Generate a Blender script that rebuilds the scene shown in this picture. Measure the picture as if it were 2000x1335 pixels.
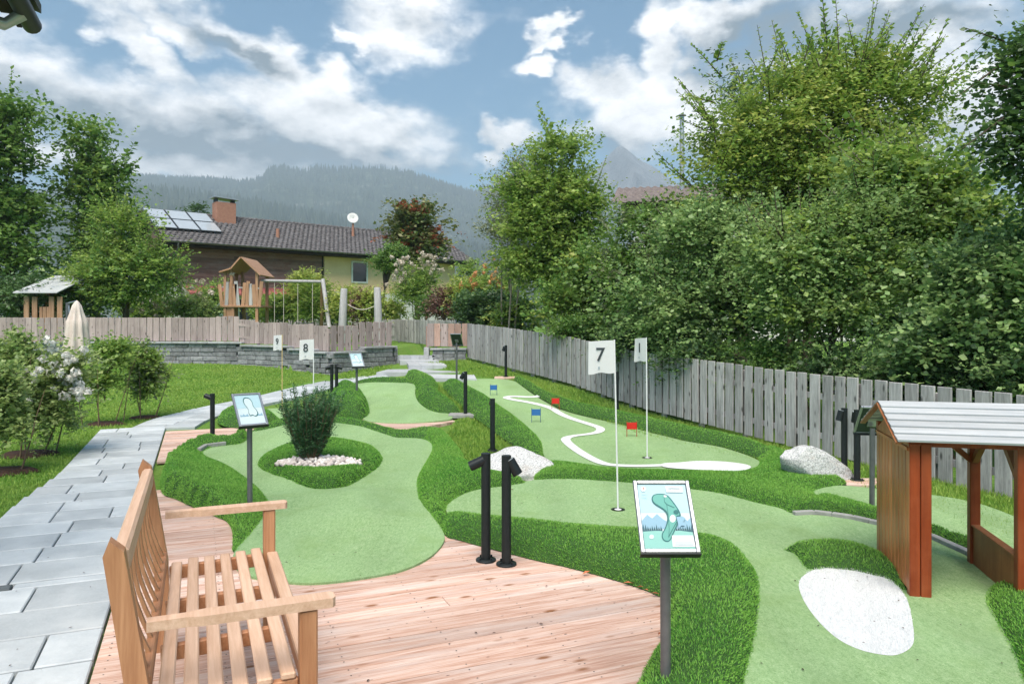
import bpy, bmesh, math, random
import numpy as np
from mathutils import Vector, Matrix, noise as mnoise
from mathutils.geometry import delaunay_2d_cdt

for o in list(bpy.data.objects):
    bpy.data.objects.remove(o)
S = bpy.context.scene
COL = S.collection
R = math.radians

# ------------------------------------------------------------------ camera
F, HZ, EYE = 1450.0, 636.0, 1.53          # focal length and horizon in photo pixels (2000 wide), eye height in metres
cam = bpy.data.objects.new('camera', bpy.data.cameras.new('camera'))
COL.objects.link(cam)
cam.location = (0, 0, EYE)
cam.rotation_euler = (R(90), 0, 0)
cam.data.sensor_width = 36
cam.data.lens = F / 2000 * 36
cam.data.shift_y = -(667.5 - HZ) / 2000
cam.data.clip_start = 0.05
cam.data.clip_end = 30000
S.camera = cam

# ------------------------------------------------------------------ world, sun, exposure
SUN_AZ, SUN_EL = R(-172), R(60)
W = bpy.data.worlds.new('World'); S.world = W; W.use_nodes = True
def build_world():
    nt = W.node_tree; nt.nodes.clear()
    nd = nt.nodes.new; ln = nt.links.new
    out = nd('ShaderNodeOutputWorld'); bg = nd('ShaderNodeBackground')
    bg.inputs['Strength'].default_value = 0.1
    ln(bg.outputs[0], out.inputs['Surface'])
    sky = nd('ShaderNodeTexSky'); sky.sky_type = 'NISHITA'; sky.sun_disc = False
    sky.sun_elevation = SUN_EL; sky.sun_rotation = SUN_AZ
    sky.altitude = 800; sky.air_density = 1.0; sky.dust_density = 0.6; sky.ozone_density = 1.2
    tc = nd('ShaderNodeTexCoord')
    sep = nd('ShaderNodeSeparateXYZ'); ln(tc.outputs['Generated'], sep.inputs[0])
    def m(op, a, b=None, c=None, clamp=False):
        n = nd('ShaderNodeMath'); n.operation = op; n.use_clamp = clamp
        for i, v in enumerate((a, b, c)):
            if v is None: continue
            if isinstance(v, (int, float)): n.inputs[i].default_value = v
            else: ln(v, n.inputs[i])
        return n.outputs[0]
    az = m('ARCTAN2', sep.outputs[0], sep.outputs[1]); el = m('ARCSINE', sep.outputs[2])
    P = nd('ShaderNodeCombineXYZ'); ln(az, P.inputs[0]); ln(el, P.inputs[1])
    def noise(vec, scale, detail=6, rough=.55, dim='3D'):
        n = nd('ShaderNodeTexNoise'); n.inputs['Scale'].default_value = scale
        n.inputs['Detail'].default_value = detail; n.inputs['Roughness'].default_value = rough
        ln(vec, n.inputs['Vector']); return n
    def vm(op, a, b, s=None):
        n = nd('ShaderNodeVectorMath'); n.operation = op
        for i, v in enumerate((a, b)):
            if v is None: continue
            if isinstance(v, tuple): n.inputs[i].default_value = v
            else: ln(v, n.inputs[i])
        if s is not None: n.inputs['Scale'].default_value = s
        return n
    # stretched sky coordinates, warped so that cloud rims curl
    st = vm('MULTIPLY', P.outputs[0], (1.0, 1.7, 1.0)).outputs[0]
    w1 = noise(st, 5, 5); w2 = noise(st, 16, 6)
    wv = vm('SUBTRACT', w1.outputs['Color'], (.5, .5, .5)).outputs[0]
    wv = vm('SCALE', wv, None, .15).outputs[0]
    wv2 = vm('SUBTRACT', w2.outputs['Color'], (.5, .5, .5)).outputs[0]
    wv2 = vm('SCALE', wv2, None, .07).outputs[0]
    Q = vm('ADD', vm('ADD', P.outputs[0], wv).outputs[0], wv2).outputs[0]
    def blob(x, y, rx, ry, ang, inner=.1, outer=1.55):
        a = math.atan((x - 1000) / F); e = math.atan((HZ - y) / F * math.cos(a))
        mp = nd('ShaderNodeMapping'); mp.vector_type = 'TEXTURE'
        mp.inputs['Location'].default_value = (a, e, 0)
        mp.inputs['Rotation'].default_value = (0, 0, -R(ang))
        mp.inputs['Scale'].default_value = (rx / F, ry / F, 1)
        ln(Q, mp.inputs['Vector'])
        le = nd('ShaderNodeVectorMath'); le.operation = 'LENGTH'; ln(mp.outputs[0], le.inputs[0])
        mr = nd('ShaderNodeMapRange'); mr.interpolation_type = 'SMOOTHSTEP'
        mr.inputs['From Min'].default_value = outer; mr.inputs['From Max'].default_value = inner
        ln(le.outputs['Value'], mr.inputs['Value']); return mr.outputs[0]
    def join(lst):
        r = lst[0]
        for q in lst[1:]: r = m('MAXIMUM', r, q)
        return r
    body = join([blob(330, 235, 470, 95, 8), blob(620, 235, 300, 75, 12), blob(270, 75, 210, 42, 42),
                 blob(560, 120, 360, 55, 26), blob(330, 20, 150, 40, 10), blob(770, 25, 130, 85, -8), blob(690, 70, 40, 25, 0),
                 blob(1080, 72, 45, 18, -8), blob(1060, 118, 60, 20, 10), blob(1240, 205, 150, 85, -10),
                 blob(1285, 90, 48, 120, 8), blob(1180, 150, 80, 50, 0), blob(1620, 130, 330, 120, -6), blob(1420, 15, 150, 40, 5),
                 blob(1880, 240, 260, 120, 0), blob(500, 355, 620, 40, 3), blob(980, 280, 60, 30, 0), blob(1370, 190, 90, 110, 0)])
    n1 = noise(st, 7, 12, .62).outputs['Fac']
    n0 = noise(st, 2.6, 4, .5).outputs['Fac']
    low = nd('ShaderNodeMapRange'); low.interpolation_type = 'SMOOTHSTEP'     # hazy cloud deck hugging the horizon all the way round
    low.inputs['From Min'].default_value = .17; low.inputs['From Max'].default_value = .05
    low.inputs['To Max'].default_value = .5
    ln(el, low.inputs['Value'])
    gen = m('MULTIPLY', m('SUBTRACT', n0, .46), 1.0)
    d = m('ADD', m('MULTIPLY', body, .95), m('MULTIPLY', m('SUBTRACT', n1, .5), 1.7))
    d = m('ADD', d, m('ADD', gen, low.outputs[0]))
    mr = nd('ShaderNodeMapRange'); mr.interpolation_type = 'SMOOTHSTEP'
    mr.inputs['From Min'].default_value = .14; mr.inputs['From Max'].default_value = .86
    ln(d, mr.inputs['Value']); cover = mr.outputs[0]
    # light and shade of the clouds: grey undersides, white rims
    up = vm('ADD', st, (0.012, .05, 0)).outputs[0]
    nu = noise(up, 7, 12, .62).outputs['Fac']
    lit = m('MULTIPLY', m('SUBTRACT', n1, nu), 2.2)
    dark = join([blob(250, 255, 420, 75, 14, .1, 1.3), blob(600, 312, 420, 62, 9, .1, 1.3), blob(470, 85, 150, 30, 22, .1, 1.3),
                 blob(1470, 70, 170, 70, 0, .1, 1.3), blob(1150, 290, 130, 40, 0, .1, 1.2), blob(1800, 40, 200, 50, 0, .1, 1.2), blob(920, 340, 160, 40, 0, .1, 1.2)])
    L = m('ADD', m('SUBTRACT', .84, m('MULTIPLY', dark, .95)), lit)
    L = m('ADD', L, m('MULTIPLY', m('SUBTRACT', n0, .5), .5), clamp=True)
    cc = nd('ShaderNodeMix'); cc.data_type = 'RGBA'
    cc.inputs['A'].default_value = (1.35, 1.7, 1.95, 1); cc.inputs['B'].default_value = (11.2, 10.9, 10.7, 1)
    ln(L, cc.inputs['Factor'])
    tint = nd('ShaderNodeMix'); tint.data_type = 'RGBA'; tint.blend_type = 'MULTIPLY'
    tint.inputs['Factor'].default_value = 1; tint.inputs['B'].default_value = (.42, .80, .86, 1)
    ln(sky.outputs[0], tint.inputs['A'])
    mx = nd('ShaderNodeMix'); mx.data_type = 'RGBA'
    ln(cover, mx.inputs['Factor']); ln(tint.outputs['Result'], mx.inputs['A']); ln(cc.outputs['Result'], mx.inputs['B'])
    ln(mx.outputs['Result'], bg.inputs['Color'])
build_world()

sl = bpy.data.lights.new('sun', 'SUN'); sl.energy = 4.1; sl.angle = R(48); sl.color = (1, .90, .79)
sun = bpy.data.objects.new('sun', sl); COL.objects.link(sun)
sd = Vector((math.sin(SUN_AZ) * math.cos(SUN_EL), math.cos(SUN_AZ) * math.cos(SUN_EL), math.sin(SUN_EL)))
sun.rotation_euler = sd.to_track_quat('Z', 'Y').to_euler()
sun.location = (0, 0, 60)

S.view_settings.view_transform = 'Standard'; S.view_settings.look = 'None'
S.view_settings.gamma = 1; S.view_settings.use_curve_mapping = False
S.view_settings.exposure = 0.8
S.render.engine = 'CYCLES'
cy = S.cycles
cy.max_bounces = 5; cy.diffuse_bounces = 2; cy.glossy_bounces = 3; cy.transmission_bounces = 4
cy.transparent_max_bounces = 6; cy.volume_bounces = 0
cy.use_denoising = True; cy.use_adaptive_sampling = True; cy.adaptive_threshold = .02
cy.caustics_reflective = False; cy.caustics_refractive = False

# ------------------------------------------------------------------ helpers
def sstep(a, b, x):
    t = min(1, max(0, (x - a) / (b - a))); return t * t * (3 - 2 * t)
WX = [-60, -8.1, -6.6, -5.67, -4.53, -3.25]; WY = [21, 20.9, 20.2, 19.3, 18.5, 20.3]   # retaining wall in plan
def wall_y(X): return float(np.interp(X, WX, WY))
def T(X, Y):
    """height of the ground in front of the wall"""
    tr = float(np.interp(Y, [0, 10.5, 12.75, 15.2, 17.6, 20.8, 24, 29, 45], [0, 0, .09, .33, .48, .64, .82, .95, 1.0]))
    tl = float(np.interp(Y, [0, 13, 16.5, 18.5, 21, 30], [0, 0, .2, .37, .53, .6]))
    return tl + (tr - tl) * sstep(-4.6, -1.2, X)
def G(X, Y):
    t = T(X, Y)
    if X < -3.2: t = max(t, .93 + .05 * sstep(22, 40, Y)) if Y > wall_y(X) + .14 else t
    return t
def U(x, y, dz=0.0, fn=T):
    """point of the ground seen at a place in the photograph"""
    Y = 1.0
    dx = (x - 1000) / F; dzr = (HZ - y) / F
    lo, hi = .5, .5
    while hi < 80:
        if EYE + dzr * hi <= fn(dx * hi, hi) + dz: break
        lo = hi; hi += .1
    for _ in range(24):
        mid = (lo + hi) / 2
        if EYE + dzr * mid <= fn(dx * mid, mid) + dz: hi = mid
        else: lo = mid
    return Vector((dx * hi, hi, fn(dx * hi, hi)))
def at(x, y, Y): return Vector(((x - 1000) / F * Y, Y, EYE + (HZ - y) / F * Y))

def tag(o, label=None, cat=None, group=None, kind=None):
    if label: o['label'] = label
    if cat: o['category'] = cat
    if group: o['group'] = group
    if kind: o['kind'] = kind
    return o
def thing(name, label, cat, loc=(0, 0, 0), rz=0, group=None, kind=None):
    o = bpy.data.objects.new(name, None); COL.objects.link(o)
    o.empty_display_size = .2; o.location = loc; o.rotation_euler = (0, 0, rz)
    return tag(o, label, cat, group, kind)
def link(name, me, parent=None, loc=(0, 0, 0), rot=(0, 0, 0), scale=None):
    o = bpy.data.objects.new(name, me); COL.objects.link(o)
    o.location = loc; o.rotation_euler = rot
    if scale: o.scale = scale
    if parent: o.parent = parent
    return o
def dup(root, loc, rz=None, **kw):
    def cp(o, par):
        c = o.copy(); COL.objects.link(c); c.parent = par
        for ch in list(o.children): cp(ch, c)
        return c
    r = cp(root, None); r.location = loc
    if rz is not None: r.rotation_euler = (0, 0, rz)
    return tag(r, **kw)

class MB:
    def __init__(s): s.v = []; s.f = []; s.sm = []
    def add(s, vs, fs, smooth=False):
        n = len(s.v); s.v += [tuple(p) for p in vs]
        s.f += [tuple(i + n for i in q) for q in fs]; s.sm += [smooth] * len(fs); return s
    def box(s, c, d, rot=None, bev=0.0):
        x, y, z = d[0] / 2, d[1] / 2, d[2] / 2
        if bev:
            b = min(bev, x * .45, y * .45, z * .45)
            vs = []
            for sz in (-1, 1):
                for (sx, sy) in ((-1, -1), (1, -1), (1, 1), (-1, 1)):
                    vs += [Vector((sx * (x - b), sy * (y - b), sz * z)), Vector((sx * x, sy * (y - b), sz * (z - b))), Vector((sx * (x - b), sy * y, sz * (z - b)))]
            fs = [(9, 6, 3, 0), (12, 15, 18, 21)]
            fs += [(1, 4, 16, 13), (7, 10, 22, 19), (5, 8, 20, 17), (11, 2, 14, 23)]
            fs = [(9, 6, 3, 0), (12, 15, 18, 21), (2, 5, 17, 14), (4, 7, 19, 16), (8, 11, 23, 20), (10, 1, 13, 22)]
            fs += [(0, 3, 5, 2), (3, 6, 7, 4), (6, 9, 11, 8), (9, 0, 1, 10)]
            fs += [(14, 17, 15, 12), (16, 19, 18, 15), (20, 23, 21, 18), (22, 13, 12, 21)]
            fs += [(1, 2, 14, 13), (5, 4, 16, 17), (7, 8, 20, 19), (11, 10, 22, 23)]
            fs += [(0, 2, 1), (3, 4, 5), (6, 8, 7), (9, 10, 11), (12, 13, 14), (15, 17, 16), (18, 19, 20), (21, 23, 22)]
        else:
            vs = [Vector((sx * x, sy * y, sz * z)) for sz in (-1, 1) for (sx, sy) in ((-1, -1), (1, -1), (1, 1), (-1, 1))]
            fs = [(3, 2, 1, 0), (4, 5, 6, 7), (0, 1, 5, 4), (1, 2, 6, 5), (2, 3, 7, 6), (3, 0, 4, 7)]
        if rot is not None: vs = [rot @ p for p in vs]
        return s.add([p + Vector(c) for p in vs], fs)
    def beam(s, p0, p1, w, h, up=(0, 0, 1), bev=0.0):
        p0, p1 = Vector(p0), Vector(p1); d = p1 - p0; L = d.length; x = d.normalized()
        y = Vector(up).cross(x)
        if y.length < 1e-4: y = Vector((0, 1, 0)).cross(x)
        y.normalize(); z = x.cross(y)
        M = Matrix((x, y, z)).transposed()
        return s.box((p0 + p1) / 2, (L, w, h), M, bev)
    def tube(s, p0, p1, r0, r1=None, n=8, caps=True):
        r1 = r0 if r1 is None else r1
        p0, p1 = Vector(p0), Vector(p1); z = (p1 - p0).normalized()
        a = Vector((1, 0, 0)) if abs(z.x) < .8 else Vector((0, 1, 0))
        x = z.cross(a).normalized(); y = z.cross(x)
        vs = []; 
        for p, r in ((p0, r0), (p1, r1)):
            for i in range(n):
                t = 2 * math.pi * i / n; vs.append(p + (x * math.cos(t) + y * math.sin(t)) * r)
        s.add(vs, [(i, (i + 1) % n, n + (i + 1) % n, n + i) for i in range(n)], True)
        if caps:
            s.add(vs[:n], [tuple(range(n))[::-1]]); s.add(vs[n:], [tuple(range(n))])
        return s
    def path(s, pts, rs, n=6):
        """tapered tube along points"""
        rings = []
        pts = [Vector(p) for p in pts]
        for i, p in enumerate(pts):
            z = (pts[min(i + 1, len(pts) - 1)] - pts[max(i - 1, 0)]).normalized()
            a = Vector((1, 0, 0)) if abs(z.x) < .8 else Vector((0, 1, 0))
            x = z.cross(a).normalized(); y = z.cross(x)
            rings.append([p + (x * math.cos(2 * math.pi * k / n) + y * math.sin(2 * math.pi * k / n)) * rs[i] for k in range(n)])
        vs = [q for r in rings for q in r]; fs = []
        for i in range(len(pts) - 1):
            for k in range(n):
                fs.append((i * n + k, i * n + (k + 1) % n, (i + 1) * n + (k + 1) % n, (i + 1) * n + k))
        s.add(vs, fs, True); m = len(pts) - 1
        s.add(rings[0], [tuple(range(n))[::-1]]); s.add(rings[m], [tuple(range(n))]); return s
    def lathe(s, prof, c=(0, 0, 0), n=24):
        vs = []; c = Vector(c)
        for r, z in prof:
            for i in range(n):
                t = 2 * math.pi * i / n; vs.append(c + Vector((r * math.cos(t), r * math.sin(t), z)))
        fs = []
        for j in range(len(prof) - 1):
            for i in range(n):
                fs.append((j * n + i, j * n + (i + 1) % n, (j + 1) * n + (i + 1) % n, (j + 1) * n + i))
        return s.add(vs, fs, True)
    def prism(s, pts, z0, z1):
        """closed plan outline raised from z0 to z1"""
        n = len(pts)
        vs = [(p[0], p[1], z0) for p in pts] + [(p[0], p[1], z1) for p in pts]
        return s.add(vs, [tuple(range(n))[::-1], tuple(range(n, 2 * n))] + [(i, (i + 1) % n, n + (i + 1) % n, n + i) for i in range(n)])
    def mesh(s, name, mat):
        me = bpy.data.meshes.new(name); me.from_pydata(s.v, [], s.f)
        me.polygons.foreach_set('use_smooth', s.sm)
        if mat: me.materials.append(mat)
        me.update(); return me
    def build(s, name, mat, parent=None, loc=(0, 0, 0), rot=(0, 0, 0)):
        return link(name, s.mesh(name, mat), parent, loc, rot)

def np_mesh(name, V, Fc, mat, smooth=False):
    """V (n,3) array, Fc (m,k) array of faces with k corners each"""
    V = np.asarray(V, np.float32); Fc = np.asarray(Fc, np.int32)
    me = bpy.data.meshes.new(name)
    me.vertices.add(len(V)); me.vertices.foreach_set('co', V.ravel())
    k = Fc.shape[1]
    me.loops.add(Fc.size); me.loops.foreach_set('vertex_index', Fc.ravel())
    me.polygons.add(len(Fc))
    me.polygons.foreach_set('loop_start', np.arange(0, Fc.size, k, dtype=np.int32))
    if smooth: me.polygons.foreach_set('use_smooth', np.ones(len(Fc), bool))
    me.update(calc_edges=True); me.validate()
    if mat: me.materials.append(mat)
    return me

# ------------------------------------------------------------------ materials
class NT:
    def __init__(s, name):
        s.m = bpy.data.materials.new(name); s.m.use_nodes = True
        s.t = s.m.node_tree; s.b = s.t.nodes['Principled BSDF']; s.out = s.t.nodes['Material Output']
    def n(s, t, **k):
        x = s.t.nodes.new(t)
        for a, b in k.items(): setattr(x, a, b)
        return x
    def l(s, a, b): s.t.links.new(a, b)
    def coord(s, stretch=(1, 1, 1), rand=True, kind='Object'):
        tc = s.n('ShaderNodeTexCoord'); o = tc.outputs[kind]
        mp = s.n('ShaderNodeMapping'); mp.inputs['Scale'].default_value = stretch
        if rand:
            oi = s.n('ShaderNodeObjectInfo'); vm = s.n('ShaderNodeVectorMath', operation='MULTIPLY_ADD')
            vm.inputs[1].default_value = (37.1, 51.7, 23.3); s.l(oi.outputs['Random'], vm.inputs[0]); s.l(o, vm.inputs[2])
            o = vm.outputs[0]
        s.l(o, mp.inputs['Vector']); return mp.outputs[0]
    def noise(s, vec, sc, det=5, rough=.55, dist=0):
        x = s.n('ShaderNodeTexNoise'); x.inputs['Scale'].default_value = sc; x.inputs['Detail'].default_value = det
        x.inputs['Roughness'].default_value = rough; x.inputs['Distortion'].default_value = dist
        s.l(vec, x.inputs['Vector']); return x.outputs['Fac']
    def ramp(s, fac, stops):
        x = s.n('ShaderNodeValToRGB'); e = x.color_ramp.elements
        while len(e) < len(stops): e.new(.5)
        for i, (p, c) in enumerate(stops):
            e[i].position = p; e[i].color = (*c, 1)
        s.l(fac, x.inputs[0]); return x.outputs[0]
    def mix(s, fac, a, b, mode='MIX'):
        x = s.n('ShaderNodeMix', data_type='RGBA', blend_type=mode)
        for i, v in (('Factor', fac), ('A', a), ('B', b)):
            if isinstance(v, (int, float)): x.inputs[i].default_value = v
            elif isinstance(v, tuple): x.inputs[i].default_value = (*v, 1)
            else: s.l(v, x.inputs[i])
        return x.outputs['Result']
    def math(s, op, a, b=None, clamp=False):
        x = s.n('ShaderNodeMath', operation=op, use_clamp=clamp)
        for i, v in enumerate((a, b)):
            if v is None: continue
            if isinstance(v, (int, float)): x.inputs[i].default_value = v
            else: s.l(v, x.inputs[i])
        return x.outputs[0]
    def bump(s, h, strength=.3, dist=.01):
        x = s.n('ShaderNodeBump'); x.inputs['Strength'].default_value = strength; x.inputs['Distance'].default_value = dist
        s.l(h, x.inputs['Height']); s.l(x.outputs[0], s.b.inputs['Normal'])
    def vary(s, col, amt):
        """per-object lightness variation"""
        oi = s.n('ShaderNodeObjectInfo')
        hs = s.n('ShaderNodeHueSaturation')
        v = s.math('ADD', s.math('MULTIPLY', oi.outputs['Random'], 2 * amt), 1 - amt)
        s.l(v, hs.inputs['Value']); s.l(col, hs.inputs['Color']); return hs.outputs[0]
    def fin(s, col, rough=.6, spec=.3, metal=0):
        if isinstance(col, tuple): s.b.inputs['Base Color'].default_value = (*col, 1)
        else: s.l(col, s.b.inputs['Base Color'])
        if isinstance(rough, (int, float)): s.b.inputs['Roughness'].default_value = rough
        else: s.l(rough, s.b.inputs['Roughness'])
        s.b.inputs['Specular IOR Level'].default_value = spec; s.b.inputs['Metallic'].default_value = metal
        return s.m

def wood(name, light, dark, grain=(1.5, 30, 30), knots=None, vary=.12, rough=.6, weather=None, bump=.25, groove=False):
    n = NT(name); c = n.coord(grain)
    a = n.noise(c, 1.2, 6, .6, .6); b = n.noise(c, 5, 4, .6)
    f = n.math('ADD', n.math('MULTIPLY', a, .7), n.math('MULTIPLY', b, .3))
    col = n.ramp(f, [(.32, dark), (.5, tuple((x + y) / 2 for x, y in zip(light, dark))), (.66, light)])
    if knots:
        kc = n.coord(tuple(k for k in knots[0])); vo = n.n('ShaderNodeTexVoronoi'); vo.inputs['Scale'].default_value = 1
        n.l(kc, vo.inputs['Vector'])
        k = n.ramp(vo.outputs['Distance'], [(.05, (1, 1, 1)), (.05 + knots[2], (0, 0, 0))])
        col = n.mix(k, col, knots[1])
    if weather:
        wn = n.noise(n.coord((1, 1, 1)), weather[1], 5, .6)
        col = n.mix(n.ramp(wn, [(.42, (0, 0, 0)), (.68, (weather[2],) * 3)]), col, weather[0])
    col = n.vary(col, vary)
    h = f
    n.bump(h, bump, .004)
    return n.fin(col, rough, .25)

def plain(name, c1, c2=None, sc=8, rough=.6, metal=0, bump=0, bs=60, vary=0, spec=.3, stretch=(1, 1, 1)):
    n = NT(name); c = n.coord(stretch)
    f = n.noise(c, sc, 6, .6)
    c2 = c2 or tuple(x * .82 for x in c1)
    col = n.ramp(f, [(.3, c2), (.7, c1)])
    if vary: col = n.vary(col, vary)
    if bump: n.bump(n.noise(c, bs, 6, .65), bump, .01)
    return n.fin(col, rough, spec, metal)

def leafy(name, base, tip, dark=None, trans=.35, rough=.4, spec=.45, hue=.03, val=.3):
    """leaf or blade material, each island its own tint, light passing through"""
    n = NT(name)
    ge = n.n('ShaderNodeNewGeometry')
    col = n.ramp(ge.outputs['Random Per Island'], [(0, dark or tuple(x * .55 for x in base)), (.45, base), (1, tip)])
    tc = n.coord((1, 1, 1), False)
    col = n.mix(n.ramp(n.noise(tc, 1.1, 3), [(.35, (0, 0, 0)), (.65, (.55,) * 3)]), col, tip)
    n.b.inputs['Roughness'].default_value = rough; n.b.inputs['Specular IOR Level'].default_value = spec
    n.l(col, n.b.inputs['Base Color'])
    tr = n.n('ShaderNodeBsdfTranslucent'); n.l(col, tr.inputs['Color'])
    mx = n.n('ShaderNodeMixShader'); mx.inputs[0].default_value = trans
    n.l(n.b.outputs[0], mx.inputs[1]); n.l(tr.outputs[0], mx.inputs[2]); n.l(mx.outputs[0], n.out.inputs['Surface'])
    return n.m

M = {}
def mats():
    M['bench_pale'] = wood('pale_teak', (.68, .47, .34), (.50, .31, .20), (1.6, 26, 26), vary=.05, rough=.55, bump=.15)  # paler teak for seat slats, armrests, front rail and top rail
    M['bench'] = wood('teak', (.52, .265, .14), (.33, .14, .065), (1.6, 26, 26), vary=.07, rough=.5, bump=.15)
    M['bench_z'] = wood('teak_upright', (.52, .27, .14), (.32, .14, .065), (26, 26, 1.6), vary=.06, rough=.5, bump=.15)
    # larch decking: pink-grey, knots, grooves along the board
    n = NT('larch_decking'); c = n.coord((1.1, 22, 22))
    a = n.noise(c, 1.3, 7, .62, .8); b = n.noise(c, 6, 4, .6)
    f = n.math('ADD', n.math('MULTIPLY', a, .65), n.math('MULTIPLY', b, .35))
    col = n.ramp(f, [(.28, (.26, .13, .085)), (.45, (.50, .31, .235)), (.64, (.68, .53, .455))])
    wn = n.noise(n.coord((.7, 6, 6)), 1.4, 5, .6)
    col = n.mix(n.ramp(wn, [(.48, (0, 0, 0)), (.72, (.6,) * 3)]), col, (.58, .52, .49))
    kc = n.coord((3.2, 8, 8)); vo = n.n('ShaderNodeTexVoronoi'); vo.inputs['Scale'].default_value = 1; n.l(kc, vo.inputs['Vector'])
    k = n.ramp(vo.outputs['Distance'], [(.06, (1, 1, 1)), (.16, (0, 0, 0))])
    col = n.mix(k, col, (.26, .12, .06))
    vo2 = n.n('ShaderNodeTexVoronoi'); vo2.inputs['Scale'].default_value = 1; n.l(n.coord((9, 24, 24)), vo2.inputs['Vector'])
    col = n.mix(n.ramp(vo2.outputs['Distance'], [(.045, (.9,) * 3), (.10, (0, 0, 0))]), col, (.10, .06, .05))
    col = n.vary(col, .2)
    tc = n.n('ShaderNodeTexCoord'); wv = n.n('ShaderNodeTexWave', bands_direction='Y', wave_profile='SIN')
    wv.inputs['Scale'].default_value = 22; n.l(tc.outputs['Object'], wv.inputs['Vector'])
    n.bump(n.math('ADD', n.math('MULTIPLY', wv.outputs['Fac'], .8), f), .3, .004)
    M['deck'] = n.fin(col, .75, .2)
    # granite-grey paving slabs
    n = NT('paving_slab'); c = n.coord((1, 1, 1))
    col = n.ramp(n.noise(c, 3, 6, .6), [(.3, (.34, .375, .395)), (.55, (.45, .485, .50)), (.75, (.56, .585, .59))])
    col = n.mix(n.ramp(n.noise(c, 90, 3, .6), [(.45, (0, 0, 0)), (.75, (.35,) * 3)]), col, (.58, .60, .62))
    col = n.mix(n.ramp(n.noise(c, 1.1, 6, .65), [(.5, (0, 0, 0)), (.74, (.45,) * 3)]), col, (.24, .26, .26))
    col = n.vary(col, .17); n.bump(n.noise(c, 40, 6, .7), .35, .006)
    M['paver'] = n.fin(col, .62, .35)
    M['paver_dark'] = plain('paving_slab_dark', (.16, .18, .19), (.08, .095, .10), 12, .75, bump=.5, bs=60, vary=.15)
    M['step'] = plain('step_stone', (.50, .52, .53), (.36, .38, .40), 5, .7, bump=.4, bs=40, vary=.1)
    # short putting turf
    n = NT('putting_turf'); c = n.coord((1, 1, 1), False)
    fine = n.noise(c, 170, 3, .75); mid = n.noise(n.coord((60, 22, 40), False), 1, 4, .7); big = n.noise(c, 1.3, 5, .6)
    f = n.math('ADD', n.math('MULTIPLY', fine, .62), n.math('MULTIPLY', mid, .38))
    col = n.ramp(f, [(.3, (.075, .145, .052)), (.46, (.20, .325, .135)), (.68, (.40, .52, .30))])
    col = n.mix(n.ramp(big, [(.38, (0, 0, 0)), (.72, (.5,) * 3)]), col, (.25, .38, .20))
    col = n.mix(n.ramp(n.noise(c, 2.6, 4), [(.5, (0, 0, 0)), (.78, (.5,) * 3)]), col, (.17, .27, .075))
    pile = n.noise(n.coord((1.6, .35, 1), False), 1.3, 3, .5)      # nap brushed this way and that
    hs = n.n('ShaderNodeHueSaturation'); n.l(n.math('ADD', n.math('MULTIPLY', pile, .55), .82), hs.inputs['Value']); n.l(col, hs.inputs['Color']); col = hs.outputs[0]
    wear = n.noise(c, 7, 6, .7); col = n.mix(n.ramp(wear, [(.58, (0, 0, 0)), (.75, (.35,) * 3)]), col, (.36, .42, .27))
    n.bump(f, .75, .012); M['putt'] = n.fin(col, .85, .1)
    n = NT('white_turf'); c = n.coord((1, 1, 1), False); f = n.noise(c, 190, 3, .75)
    col = n.ramp(f, [(.27, (.42, .46, .46)), (.5, (.78, .80, .80)), (.7, (.86, .87, .86))])
    n.bump(f, .7, .012); M['white_turf'] = n.fin(col, .85, .1)
    M['fringe_base'] = plain('fringe_backing', (.045, .11, .022), (.02, .06, .012), 60, .9)
    M['fringe'] = leafy('fringe_blade', (.15, .43, .06), (.34, .60, .12), (.06, .23, .03), .4, .5, .25)
    M['white_blade'] = leafy('white_blade', (.76, .78, .78), (.84, .84, .84), (.58, .61, .62), .25, .6, .2)
    n = NT('lawn_ground'); c = n.coord((1, 1, 1), False)
    col = n.ramp(n.noise(c, 30, 6, .75), [(.3, (.045, .11, .018)), (.5, (.12, .245, .04)), (.72, (.24, .38, .085))])
    col = n.mix(n.ramp(n.noise(c, .9, 6, .65), [(.42, (0, 0, 0)), (.66, (.55,) * 3)]), col, (.19, .26, .06))
    col = n.mix(n.ramp(n.noise(c, .013, 4, .6), [(.45, (0, 0, 0)), (.6, (.5,) * 3)]), col, (.05, .12, .03))
    n.bump(n.noise(c, 60, 5, .7), .8, .03); M['lawn'] = n.fin(col, .9, .1)
    M['lawn_blade'] = leafy('lawn_blade', (.19, .37, .05), (.37, .50, .11), (.10, .23, .033), .42, .5, .2)
    M['flag'] = leafy('flag_cloth', (.88, .88, .88), (.9, .9, .9), (.86, .86, .86), .4, .8, .1)
    M['soil'] = plain('bark_mulch', (.085, .045, .03), (.025, .014, .01), 40, .95, bump=1, bs=70)
    M['anthracite'] = plain('anthracite_metal', (.022, .027, .028), (.016, .02, .021), 30, .42, .3, bump=.05, bs=300)
    M['steel'] = plain('brushed_steel', (.42, .43, .46), (.34, .35, .38), 20, .35, .8, stretch=(1, 1, .1))
    M['post_steel'] = plain('painted_post', (.16, .165, .17), (.12, .125, .13), 20, .4, .5)
    M['lens'] = plain('lamp_glass', (.55, .6, .62), (.45, .5, .52), 5, .12, 0, spec=.6)
    M['flag_old'] = plain('flag_cloth_backing', (.80, .82, .84), (.72, .75, .78), 4, .8, bump=.2, bs=90)
    M['pole'] = plain('flag_pole', (.78, .78, .78), (.70, .70, .70), 20, .35)
    M['pole_yellow'] = plain('flag_pole_yellowed', (.70, .52, .24), (.62, .44, .2), 20, .4)
    M['ink'] = plain('dark_print', (.045, .055, .06), (.035, .045, .05), 10, .7)
    M['cup'] = plain('cup_rim', (.02, .03, .02), (.012, .018, .012), 10, .6)
    M['white_plastic'] = plain('white_plastic', (.8, .8, .8), (.75, .75, .75), 10, .4)
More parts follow.
